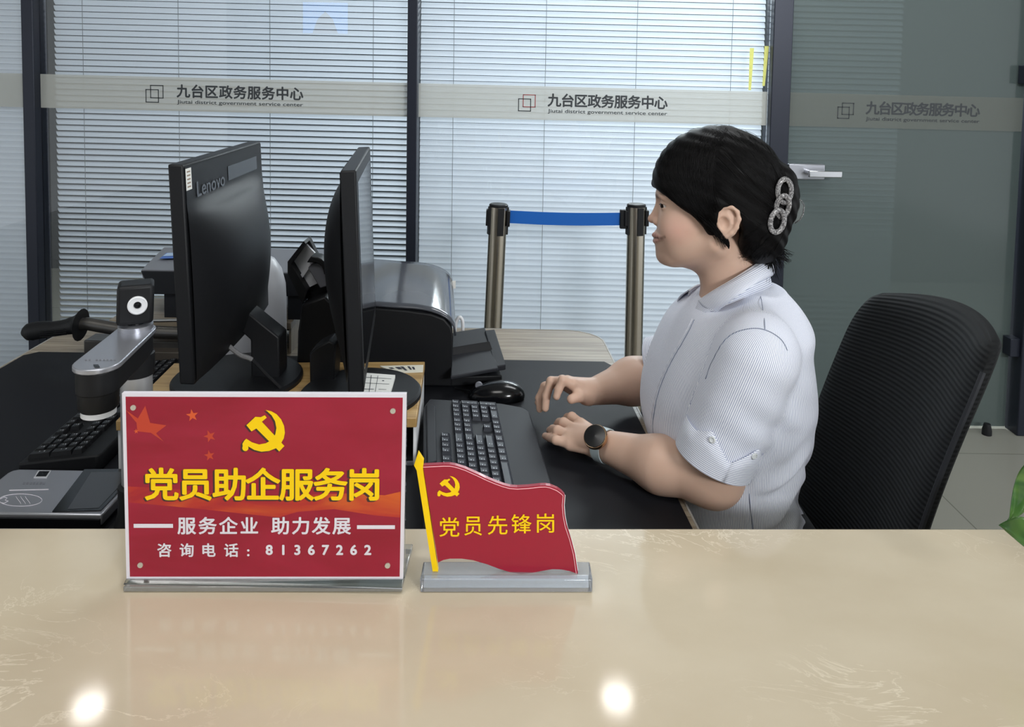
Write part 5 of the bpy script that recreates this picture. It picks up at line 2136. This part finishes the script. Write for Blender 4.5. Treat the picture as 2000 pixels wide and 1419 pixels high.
T = Field()
T.u(lambda p: torso(p), 0)
T.u(Cap(tp_(1448, 596, -.045), P(1482, 672, Y=1.165), .036, .052), .03)
T.u(Cap(tp_(1440, 596, .045), P(1432, 672, Y=1.445), .036, .052), .03)
CUA = A3(P(1394, 893, Y=1.162))          # centre of the near sleeve opening
T.u(Cap(SH1, CUA, .0615, .0565), .022)
T.u(Cap(SH2, Y_(1283, 712, 1.51), .060, .056), .022)
ax1 = (CUA - SH1) / np.linalg.norm(CUA - SH1)
CU2 = Y_(1279, 716, 1.515)
ax2 = (CU2 - SH2) / np.linalg.norm(CU2 - SH2)


def slv(c, a, S0):
    def f(p):
        # planes that end the sleeves, only near their own sleeve
        d = (p - c) @ a
        near_ = Cap(S0, c + a * 0.12, .085)(p)
        return np.where(near_ < 0, d, -1.0)
    return f


# end planes: the sleeve capsules are replaced by flat-ended ones
def flat_cap(a, b, r0, r1):
    k = Cap(a, b, r0, r1)
    n = (b - a) / np.linalg.norm(b - a)
    return lambda p: smax(k(p), (p - b) @ n, 0.003)


T.items = [it for it in T.items if not (isinstance(it[2], Cap) and (np.allclose(it[2].a, SH1) or np.allclose(it[2].a, SH2)))]
T.u(flat_cap(SH1, CUA, .0615, .0575), .020)
T.u(flat_cap(SH2, CU2, .060, .0555), .020)
T.u(Ell(tp_(1450, 580), (66 * PX, .072, 36 * PX), -0.35), .02)
T.sub(Cap(hp_(1398, 500), hp_(1424, 580), .0460, .0440), .004)
T.disp(folds)
SLV1, SLV2 = Cap(SH1, CUA, .0615, .0575), Cap(SH2, CU2, .06, .0555)


def stripe_attr(v):
    z = v[:, 2]
    cx = (from_z(z, sf) + from_z(z, sb)) / 2
    base = np.arctan2(v[:, 0] - cx, -(v[:, 1] - YH)) * 0.165
    out = base.copy()
    for Cp, a, S0 in ((SLV1, ax1, SH1), (SLV2, ax2, SH2)):
        up = np.cross(a, [0, 1, 0]); up /= np.linalg.norm(up)
        w = np.cross(a, up)
        q = v - S0
        an = np.arctan2(q @ up, q @ w) * 0.058
        inside = (Cp(v) < 0.010) & (Cp(v) < torso(v)) 
        out = np.where(inside, an, out)
    return out


def shirt_mat(name, attr='stripe', c0=C(176, 184, 204), c1=C(236, 238, 244), pitch=0.0028):
    m, nt, N, L, b = node_mat(name)
    a = N.new('ShaderNodeAttribute')
    a.attribute_name = attr
    ml = N.new('ShaderNodeMath')
    ml.operation = 'MULTIPLY'
    ml.inputs[1].default_value = 2 * math.pi / pitch
    sn_ = N.new('ShaderNodeMath')
    sn_.operation = 'SINE'
    mr = N.new('ShaderNodeMapRange')
    mr.inputs[1].default_value = -0.75
    mr.inputs[2].default_value = 0.1
    L.new(a.outputs['Fac'], ml.inputs[0])
    L.new(ml.outputs[0], sn_.inputs[0])
    L.new(sn_.outputs[0], mr.inputs[0])
    mx = N.new('ShaderNodeMix')
    mx.data_type = 'RGBA'
    L.new(mr.outputs[0], mx.inputs[0])
    mx.inputs[6].default_value = c0
    mx.inputs[7].default_value = c1
    L.new(mx.outputs[2], b.inputs['Base Color'])
    b.inputs['Roughness'].default_value = 0.8
    b.inputs['Specular IOR Level'].default_value = 0.2
    b.inputs['Sheen Weight'].default_value = 0.1
    return m


M_shirt = shirt_mat('striped_shirt', c0=C(160, 168, 196), c1=C(243, 245, 252))
shirt = sdf_object('shirt', T, (0.18, 1.04, 0.53), (0.62, 1.62, 1.10), 0.0026, M_shirt, woman, {'stripe': stripe_attr}, relax=3)


def on_surface(F, x, y, y0=1.0, y1=1.40, off=0.0006):
    """first hit of field F along the view line through the photo position"""
    ys = np.linspace(y0, y1, 160)
    p = np.array([A3(P(x, y, Y=yy)) for yy in ys])
    d = F.ev(p)
    i = np.argmax(d < 0)
    if not (d < 0).any(): return None
    if i == 0: return Vector(p[0])
    t = d[i - 1] / (d[i - 1] - d[i])
    q = p[i - 1] + (p[i] - p[i - 1]) * t
    n = p[i - 1] - p[i]
    n /= np.linalg.norm(n)
    return Vector(q + n * off)


M_seam = mat('seam', C(134, 142, 162), 0.8)
M_plk = mat('placket', C(214, 217, 228), 0.8)


def seam(name, pts, r, mt, flat=1.0):
    q = [on_surface(T, x, y) for x, y in pts]
    q = [p for p in q if p is not None]
    if len(q) < 3: return None
    return MB().tube(catmull(q, 5), r, 6, flat=flat).build(name, mt, shirt, smooth=True, split=3)


seam('shoulder_seam', [(1480, 556), (1486, 580), (1490, 605), (1493, 625), (1494, 642)], 0.0006, M_seam)
seam('armhole_seam', [(1378, 740), (1386, 716), (1397, 693), (1412, 668), (1430, 652), (1455, 643), (1480, 641), (1500, 646), (1518, 656), (1530, 668), (1538, 684)], 0.0007, M_seam)
seam('placket_edge', [(1352, 622), (1341, 645), (1328, 668), (1312, 695), (1297, 725), (1285, 755), (1277, 785), (1272, 815), (1272, 845), (1280, 870)], 0.0011, M_plk)
seam('placket_fold_shade', [(1356, 624), (1345, 647), (1332, 670), (1316, 697), (1301, 727), (1289, 757), (1281, 787), (1276, 817), (1276, 846), (1283, 870)], 0.0008, M_seam)  # darker line painting the shadow of the fold beside the placket edge
seam('side_seam', [(1466, 906), (1463, 940), (1464, 975), (1468, 1010), (1472, 1045)], 0.0006, M_seam)

# cuff with pointed tabs and buttons
def cuff(c, a, r, h0, near):
    a = np.array(a)
    up = np.cross(a, [0, 1, 0]); up /= np.linalg.norm(up)
    w = np.cross(a, up)                                   # roughly -Y / +Y
    if w[1] > 0: w, up = -w, -up
    n = 72
    vs, st_, fs = [], [], []
    for k in range(n + 1):
        t = 2 * math.pi * k / n
        dirv = w * math.cos(t) + up * math.sin(t)
        # tab outline: a valley at the viewer side between two points
        tt = (t + math.pi) % (2 * math.pi) - math.pi
        hh = h0
        if near:
            q = abs(tt + 0.05)
            if q < 0.62: hh = h0 * (0.60 + 1.15 * q)
            else: hh = h0 * max(1.0, 1.32 - 0.9 * (q - 0.62))
        for rr, l in ((r, 0.004), (r + .003, 0.003), (r + .0036, -hh * .5), (r + .0036, -hh)):
            vs.append(c + a * l + dirv * rr)
            st_.append(l)
    M = 4
    for k in range(n):
        for j in range(M - 1):
            fs.append((k * M + j, (k + 1) * M + j, (k + 1) * M + j + 1, k * M + j + 1))
    o = MB().add(vs, fs).build('cuff', M_shirt, shirt, smooth=True, split=0.9)
    at = o.data.attributes.new('stripe', 'FLOAT', 'POINT')
    at.data.foreach_set('value', st_)
    md = o.modifiers.new('thick', 'SOLIDIFY')
    md.thickness = 0.0012
    if near:
        for sx in (-0.60, 0.50):
            dirv = w * math.cos(sx) + up * math.sin(sx)
            b = Vector(c - a * (h0 * 1.08) + dirv * (r + .0042))
            R = Vector((0, 0, 1)).rotation_difference(Vector(dirv)).to_matrix()
            MB().lathe([(0.005, 0), (0.005, 0.0016), (0.0035, 0.0022), (0.003, 0.0012), (0, 0.0012)], b, 20, R=R).build('button', mat('pearl_button', C(222, 226, 228), 0.15), shirt, smooth=True)


cuff(CUA, ax1, 0.0585, 0.046, True)
cuff(CU2, ax2, 0.0565, 0.04, False)

# collar: a folded strip around the neck
top_l = [(P(1340, 592, Y=1.325)), P(1362, 586, Y=1.285), P(1392, 567, Y=1.252), P(1430, 545, Y=1.236), P(1465, 524, Y=1.248), P(1490, 508, Y=1.285), P(1497, 503, Y=1.325), P(1482, 508, Y=1.375), P(1440, 528, Y=1.386), P(1395, 545, Y=1.375), P(1360, 556, Y=1.355), P(1345, 566, Y=1.34)]
fall = [(P(1372, 606, Y=1.27)), P(1396, 611, Y=1.242), P(1422, 592, Y=1.214), P(1450, 571, Y=1.205), P(1480, 552, Y=1.222), P(1502, 541, Y=1.262), P(1512, 536, Y=1.315), P(1495, 545, Y=1.39), P(1445, 565, Y=1.415), P(1392, 578, Y=1.41), P(1345, 585, Y=1.385), P(1322, 592, Y=1.365)]
top_l[0:2] = [P(1363, 586, Y=1.278)]
fall[0:2] = [P(1398, 611, Y=1.236)]
tl_, fl_ = catmull(top_l, 6), catmull(fall, 6)
vs, fs, stp = [], [], []
J = 5
base_in = []
for i, (a, b) in enumerate(zip(tl_, fl_)):
    cen = Vector((hp_(1420, 550)[0], YH, a.z))
    o_ = (Vector((a.x, a.y, 0)) - Vector((cen.x, cen.y, 0))).normalized()
    for j in range(J + 1):
        t_ = j / J
        p = a * (1 - t_) + b * t_ + o_ * 0.006 * math.sin(math.pi * t_)
        vs.append(p)
        stp.append(t_ * (a - b).length)
for i in range(len(tl_) - 1):
    for j in range(J):
        fs.append((i * (J + 1) + j, (i + 1) * (J + 1) + j, (i + 1) * (J + 1) + j + 1, i * (J + 1) + j + 1))
# collar stand: goes down inside the folded leaf into the shirt
vs2, fs2, st2 = [], [], []
for i, (a, b) in enumerate(zip(tl_, fl_)):
    cen = Vector((hp_(1420, 550)[0], YH, 0))
    o_ = (Vector((a.x, a.y, 0)) - cen).normalized()
    low = Vector((a.x, a.y, min(a.z, b.z) - 0.022)) + o_ * 0.012
    for j in range(4):
        t_ = j / 3
        vs2.append((a - o_ * 0.001) * (1 - t_) + low * t_)
        st2.append(t_ * 0.04)
for i in range(len(tl_) - 1):
    for j in range(3):
        fs2.append((i * 4 + j, (i + 1) * 4 + j, (i + 1) * 4 + j + 1, i * 4 + j + 1))
o = MB().add(vs2, fs2).build('collar_stand', M_shirt, shirt, smooth=True, split=3)
at = o.data.attributes.new('stripe', 'FLOAT', 'POINT')
at.data.foreach_set('value', st2)
md = o.modifiers.new('thick', 'SOLIDIFY')
md.thickness = 0.0015
o = MB().add(vs, fs).build('collar', M_shirt, shirt, smooth=True, split=3)
at = o.data.attributes.new('stripe', 'FLOAT', 'POINT')
at.data.foreach_set('value', stp)
md = o.modifiers.new('thick', 'SOLIDIFY')
md.thickness = 0.002
md.offset = -1

# trousers and shoes (below the desk)
TR = Field()
for s in (-1, 1):
    hip = np.array([.43, YH + s * .09, .585]); knee = np.array([-.02, YH + s * .10, .575]); ank = np.array([-.02, YH + s * .10, .13])
    TR.u(Cap(hip, knee, .088, .066), .03)
    TR.u(Cap(knee, ank, .066, .052), .02)
TR.u(Cap(np.array([.44, YH - .06, .60]), np.array([.44, YH + .06, .60]), .105), .04)
TR.cut(lambda p: 0.105 - p[..., 2], .004)
sdf_object('trousers', TR, (-0.2, 1.06, 0.08), (0.60, 1.58, 0.74), 0.0045, mat('black_trousers', C(26, 27, 32), 0.85), woman, relax=2)
for s in (-1, 1):
    Fs = Field()
    k = np.array([-.02, YH + s * .10, 0])
    Fs.u(Cap(k + [.02, 0, .04], k + [-.15, 0, .032], .043, .034), 0)
    Fs.cut(lambda p: 0.003 - p[..., 2], .003)
    sdf_object('shoe', Fs, (-0.24, k[1] - .08, -.01), (0.09, k[1] + .08, .12), 0.004, M_black_gl, woman, relax=1)

# ------------------------------------------------------------------ hair
Hf = Field()
Hf.u(E(1402, 350, 0, 124, 106, .086), 0)
Hf.u(E(1338, 372, 0, 60, 72, .070), .02)
Hf.u(E(1400, 398, 0, 82, 76, .0815), .02)
Hf.u(E(1476, 418, 0, 60, 86, .072), .02)
Hf.u(E(1530, 382, 0, 30, 60, .044, 0.05), .014)
Hf.u(E(1474, 478, 0, 38, 32, .052), .02)
Hf.u(E(1500, 455, 0, 32, 45, .045), .02)
cutp = Poly2([(1230, 350, 0), (1262, 362, .02), (1284, 373, .035), (1318, 394, .055), (1348, 417, .062), (1372, 444, .065), (1391, 468, .066), (1402, 455, .07), (1405, 426, .075), (1413, 404, .075), (1434, 405, .075), (1446, 424, .075), (1448, 452, .07), (1441, 486, .05), (1452, 506, .05), (1470, 516, .05), (1470, 580, .05), (1230, 580, .05)])
Hf.sub(cutp, .006)
Hf.disp(lambda p: 0.0009 * np.sin(260 * p[..., 2] + 150 * p[..., 0] + 4 * np.sin(40 * p[..., 1])) + 0.0007 * np.sin(90 * p[..., 0] - 70 * p[..., 2] + 60 * p[..., 1]))


def hair_mat():
    m, nt, N, L, b = node_mat('black_hair')
    b.inputs['Base Color'].default_value = C(12, 11, 12)
    b.inputs['Roughness'].default_value = 0.5
    b.inputs['Specular IOR Level'].default_value = 0.12
    return m


M_hair = hair_mat()
hair = sdf_object('hair', Hf, (0.20, 1.19, 1.07), (0.52, 1.43, 1.37), 0.0022, M_hair, woman, relax=2)
rs = np.random.RandomState(3)


def bez(p, n):
    p = [np.array(q, float) for q in p]
    t = np.linspace(0, 1, n)[:, None]
    return (1 - t) ** 3 * p[0] + 3 * (1 - t) ** 2 * t * p[1] + 3 * (1 - t) * t ** 2 * p[2] + t ** 3 * p[3]


CR3 = np.array(CR.to_3x3())


def lift_many(xy, off):
    """near surface of the hair under many photo positions at once"""
    xy = np.asarray(xy, float)
    d = np.stack([(xy[:, 0] - 1000) / F_PX, (CY0 - xy[:, 1]) / F_PX, -np.ones(len(xy))], 1) @ CR3.T
    cam_ = np.array([0, 0, CAM_Z])
    dep = np.linspace(-.12, 0, 48)
    t = ((HC - cam_) @ HN + dep[None, :]) / (d @ HN)[:, None]
    p = cam_ + d[:, None, :] * t[..., None]
    v = Hf.ev(p)
    hit = (v < 0).any(1)
    i = np.clip(np.argmax(v < 0, 1), 1, 47)
    r = np.arange(len(xy))
    a, b = v[r, i - 1], v[r, i]
    u = np.clip(a / np.where(abs(a - b) < 1e-9, 1, a - b), 0, 1)
    q = p[r, i - 1] + (p[r, i] - p[r, i - 1]) * u[:, None] - HN * np.asarray(off)[:, None]
    return q, hit


def lift(x, y, off):
    q, h_ = lift_many([(x, y)], [off])
    return Vector(q[0]) if h_[0] else None


fam = []
j = lambda s: rs.randn() * s
for k in range(340):   # fringe sweeping from the crown down towards the ear
    t = rs.rand() ** .8
    fam.append([(1300 + 125 * t + j(5), 284 - 44 * t + j(5)), (1270 + 118 * t + j(4), 318 - 6 * t + j(4)), (1284 + 96 * t + j(4), 370 - 4 * t + j(4)), (1370 + 34 * t + j(8), 446 - 30 * t + j(8))])
for k in range(320):   # crown to clip
    t = rs.rand()
    fam.append([(1380 + 95 * t + j(6), 247 + 16 * t + j(4)), (1425 + 70 * t + j(4), 278 + 20 * t + j(6)), (1475 + 35 * t + j(5), 335 - 10 * t + j(8)), (1522 + j(6), 385 + j(16))])
for k in range(340):    # temple back over the ear
    t = rs.rand()
    fam.append([(1345 + 60 * t + j(6), 275 + 105 * t + j(6)), (1405 + 25 * t + j(4), 325 + 75 * t + j(6)), (1465 + j(5), 380 + 50 * t + j(6)), (1516 + j(6), 420 + 38 * t + j(6))])
for k in range(140):    # nape upwards
    t = rs.rand()
    fam.append([(1446 + 30 * t + j(3), 470 + 38 * t + j(4)), (1462 + 18 * t, 455 + 25 * t + j(4)), (1490 + j(4), 448 + j(6)), (1522 + j(5), 425 + j(12))])
for k in range(150):   # between the crown and the temple
    t = rs.rand()
    fam.append([(1388 + 34 * t + j(5), 262 + 26 * t + j(5)), (1438 + 10 * t + j(4), 304 + 22 * t + j(5)), (1488 + j(5), 346 + 26 * t + j(5)), (1522 + j(5), 396 + 12 * t + j(8))])
for k in range(130):
    t = rs.rand()
    fam.append([(1372 + 18 * t + j(5), 266 + 22 * t + j(5)), (1414 + 12 * t + j(4), 311 + 14 * t + j(4)), (1462 + j(5), 361 + 14 * t + j(4)), (1516 + j(5), 404 + 8 * t + j(6))])
for k in range(130):   # back of the crown
    t = rs.rand()
    fam.append([(1455 + 58 * t + j(4), 258 + 42 * t + j(4)), (1500 + 22 * t + j(3), 296 + 26 * t), (1528 + 8 * t + j(3), 340 + j(6)), (1540 + 6 * t + j(3), 395 + j(12))])
for k in range(160):   # low back hair gathered up
    t = rs.rand()
    fam.append([(1450 + 55 * t + j(3), 512 - 12 * t + j(3)), (1480 + 34 * t + j(3), 490 - 6 * t + j(3)), (1508 + 22 * t + j(3), 466 - 6 * t), (1532 + 10 * t + j(3), 430 - 14 * t + j(8))])
for k in range(60):    # front edge of the fringe
    t = rs.rand()
    fam.append([(1288 + 20 * t + j(3), 304 - 6 * t + j(3)), (1280 + 9 * t + j(1), 324 + j(3)), (1281 + 10 * t, 350 + j(2)), (1304 + 20 * t + j(3), 384 + 12 * t + j(2))])
NP_ = 14
pts_, offs_ = [], []
for b_ in fam:
    c = bez(b_, 40)
    a0 = int(rs.rand() * 12)
    a1 = 40 - int(rs.rand() * 8)
    pts_.append(c[np.linspace(a0, a1 - 1, NP_).astype(int)])
    offs_.append(np.full(NP_, 0.0002 + 0.0007 * rs.rand()))
Q_, H_ = lift_many(np.concatenate(pts_), np.concatenate(offs_))
Q_, H_ = Q_.reshape(-1, NP_, 3), H_.reshape(-1, NP_)
m = MB()
for q, h_ in zip(Q_, H_):
    run = []
    for p, ok in list(zip(q, h_)) + [(None, False)]:
        if not ok or (run and np.linalg.norm(p - run[-1]) > 0.03):
            if len(run) >= 5:
                m.tube([Vector(v) for v in run], [0.00052 * math.sin(math.pi * (0.06 + 0.88 * i / (len(run) - 1))) + 0.00004 for i in range(len(run))], 4)
            run = []
        if ok: run.append(p)
strands = m.build('strands', M_hair, hair, smooth=True, split=3)
strands['kind'] = 'stuff'
# loose ends: side wisps, nape tail, fly-aways
m = MB()
for k in range(130):
    t = rs.rand()
    x0, y0 = 1362 + 38 * t, 420 + 26 * t + 4 * rs.randn()
    c = bez([(x0, y0), (x0 + 14, y0 + 14), (x0 + 24 + 6 * rs.rand(), y0 + 28), (min(1424, x0 + 30 + 16 * rs.rand()), min(486, y0 + 34 + 18 * rs.rand()))], 7)
    dy = -.068 - .014 * rs.rand()
    m.tube([Vector(hp_(x, y, dy + .004 * math.sin(i))) for i, (x, y) in enumerate(c)], [0.0006 * (1 - i / 6.5) + .0001 for i in range(7)], 4)
for (tx, ty, tw) in ((1546, 497, 9), (1541, 505, 8), (1534, 488, 6), (1532, 519, 8), (1524, 527, 6), (1515, 545, 5), (1508, 536, 5), (1496, 548, 4), (1486, 560, 3), (1540, 513, 5)):
    for k in range(9):
        x0, y0 = 1488 + 18 * rs.rand(), 468 + 32 * rs.rand()
        dy = rs.randn() * .014 - .012
        ex, ey = tx + rs.randn() * 4, ty + rs.randn() * 3
        c = bez([(x0, y0), (x0 + 12, y0 + 4), ((x0 + ex) / 2 + 6, (y0 + ey) / 2), (ex, ey)], 8)
        m.tube([Vector(hp_(x, y, min(0, dy) * (1 - .6 * i / 7))) for i, (x, y) in enumerate(c)], [0.0016 * (1 - i / 7.3) + .0001 for i in range(8)], 4)
for k in range(12):
    x0, y0 = 1450 + 14 * rs.rand(), 484 + 22 * rs.rand()
    c = bez([(x0 + 10, y0), (x0, y0 + 4), (x0 - 8, y0 + 6 * rs.randn()), (x0 - 14 * rs.rand(), y0 + 6 + 6 * rs.randn())], 6)
    m.tube([Vector(hp_(x, y, -.050)) for x, y in c], [0.0003 * (1 - i / 5.5) + .0001 for i in range(6)], 3)
for k in range(12):
    ang = math.pi * rs.uniform(0.12, 0.98)
    x0, y0 = 1402 + 122 * math.cos(ang), 350 - 104 * math.sin(ang)
    sg = -1 if rs.rand() < .6 else 1
    w_ = rs.uniform(.10, .2)
    lx, ly = sg * 122 * w_ * math.sin(ang), sg * 104 * w_ * math.cos(ang)
    up_x, up_y = 3 * math.cos(ang), -3 * math.sin(ang)
    c = bez([(x0, y0), (x0 + up_x - lx * -.3, y0 + up_y - ly * -.3), (x0 + up_x * .9 + lx * .8, y0 + up_y * .9 + ly * .8), (x0 + lx * 1.3, y0 + ly * 1.3)], 9)
    m.tube([Vector(hp_(x, y, -abs(rs.randn()) * .004)) for x, y in c], [0.00022] * 9, 3)
loose = m.build('loose_strands', M_hair, hair, smooth=True, split=3)
loose['kind'] = 'stuff'

# claw clip of three interlocked clear links
def clip_mat():
    m, nt, N, L, b = node_mat('glitter_resin')
    tc = N.new('ShaderNodeTexCoord')
    nz = N.new('ShaderNodeTexNoise')
    nz.inputs['Scale'].default_value = 420
    L.new(tc.outputs['Object'], nz.inputs['Vector'])
    cr = N.new('ShaderNodeValToRGB')
    cr.color_ramp.elements[0].position, cr.color_ramp.elements[0].color = 0.45, C(112, 110, 112)
    cr.color_ramp.elements[1].position, cr.color_ramp.elements[1].color = 0.68, C(214, 212, 212)
    L.new(nz.outputs['Fac'], cr.inputs[0])
    L.new(cr.outputs[0], b.inputs['Base Color'])
    b.inputs['Roughness'].default_value = 0.1
    b.inputs['Transmission Weight'].default_value = 0.35
    return m


M_clip = clip_mat()
clip = MB()
CL = []
for (x, y, rx, ry, tl_a, dy) in ((1532, 372, 13.5, 21.5, 0.05, 0), (1528, 402, 12.5, 20.5, 0.12, 0), (1518, 431, 13.5, 20.5, 0.22, 0)):
    q = lift(x, y, 0.004 if y != 402 else 0.006)
    c = A3(q) if q is not None else hp_(x, y, -.03)
    ca, sa = math.cos(tl_a), math.sin(tl_a)
    a1 = np.array([ca * rx * PX, 0.2 * rx * PX, -sa * rx * PX])
    a2 = np.array([sa * ry * PX, (0.10 if y != 402 else -0.10) * ry * PX, ca * ry * PX])
    CL.append((c, a1, a2))
link0 = None
for c, a1, a2 in CL:
    m = MB().torus(c, a1, a2, 0.0045, 40, 10, flat=0.7)
    if link0 is None:
        link0 = m.build('hair_clip', M_clip, hair, smooth=True, split=3)
    else:
        m.build('hair_clip_link', M_clip, hair, smooth=True, split=3)
cw = [(1545, 388), (1558, 388), (1566, 392), (1571, 402), (1569, 418), (1562, 430), (1552, 436), (1545, 430), (1541, 415)]
MB().prism([Vector(hp_(x, y, -.012)) for x, y in cw], (0, 0.003, 0)).build('hair_clip_claw', clear_mat('clip_clear', (0.9, 0.92, 0.92), 1.5, 2.0, 0.05, film=C(200, 204, 204), film_amt=0.2), hair)
m = MB()
m.tube([Vector(hp_(x, y, -.0125)) for x, y in cw[1:7]], 0.0008, 6)
m.tube([Vector(hp_(x, y, -.014)) for x, y in ((1551, 392), (1548, 410), (1546, 428))], 0.0016, 6)
m.build('hair_clip_rim', M_clip, hair, smooth=True, split=3)

# ------------------------------------------------------------------ wristwatch
axw = Vector(W1 - MI1).normalized()
wc = Vector(W1) - axw * 0.004
face_c = P(1163.5, 853, Y=wc.y - 0.024)
nrm = (Vector((-0.40, -0.62, 0.67))).normalized()
R = Vector((0, 0, 1)).rotation_difference(nrm).to_matrix()
M_gold = mat('rose_gold', C(196, 164, 132), 0.2, 1.0)
band = MB()
up = (nrm - axw * nrm.dot(axw)).normalized()
sdv = axw.cross(up)
n = 48
vs, fs = [], []
for k in range(n):
    a = 2 * math.pi * k / n
    rr = 0.0268 + 0.003 * max(0, math.cos(a)) ** 2
    for l, e in ((-0.0095, 0), (0.0095, 0), (0.0095, .0018), (-0.0095, .0018)):
        vs.append(wc + axw * (l * (1 - .12 * abs(math.sin(a)))) + (up * math.cos(a) + sdv * math.sin(a)) * (rr + e))
for k in range(n):
    for j in range(4):
        a, b = k * 4 + j, k * 4 + (j + 1) % 4
        c, d = ((k + 1) % n) * 4 + (j + 1) % 4, ((k + 1) % n) * 4 + j
        fs.append((a, b, c, d))
watch = MB().add(vs, fs).build('wristwatch', mat('pale_blue_strap', C(176, 190, 194), 0.5), woman, smooth=True, split=0.7)
MB().lathe([(0.0190, -0.0055), (0.0203, -0.003), (0.0206, 0.002), (0.0196, 0.0045), (0.0184, 0.0052), (0, 0.0052)], face_c, 48, R=R).build('watch_case', M_gold, watch, smooth=True, split=0.6)
MB().lathe([(0.0186, 0.0053), (0.0182, 0.0060), (0, 0.0066)], face_c, 48, R=R).build('watch_face', M_black_gl, watch, smooth=True)

# ------------------------------------------------------------------ mouse
mc = P(969, 775, Z=DM)
mc.y = 1.548
ms = thing('computer_mouse', 'black computer mouse on the mat behind the keyboard, beside the hand', 'mouse', (mc.x, mc.y, DM))
Fm = Field()
c = np.array([mc.x, mc.y, DM])
L_ = 0.058
Fm.u(Ell(c + [0.0, 0, 0.004], (L_, 0.031, 0.027)), 0)
Fm.u(Ell(c + [0.014, 0, 0.010], (0.042, 0.031, 0.024)), .01)
Fm.cut(lambda p: DM + 0.001 - p[..., 2], .002)
sdf_object('shell', Fm, c - [.08, .05, .01], c + [.08, .05, .06], 0.0018, M_black_gl, ms, relax=2)
cbl = catmull([Vector((mc.x - .054, mc.y + .004, DM + .012)), Vector((mc.x - .075, mc.y + .03, DM + .004)), Vector((mc.x - .082, mc.y + .036, DM + .003)), Vector((mc.x - .088, mc.y + .04, DM + .003))], 6)
MB().tube(cbl, 0.0018, 8).build('mouse_cable', M_black, ms)
R = Matrix.Rotation(0.0, 3, 'Z')
MB().lathe([(0.007, -0.003), (0.008, 0), (0.007, 0.003)], Vector((mc.x - 0.036, mc.y, DM + 0.026)), 20, axis='Y').build('scroll_wheel', M_grey, ms, smooth=True)
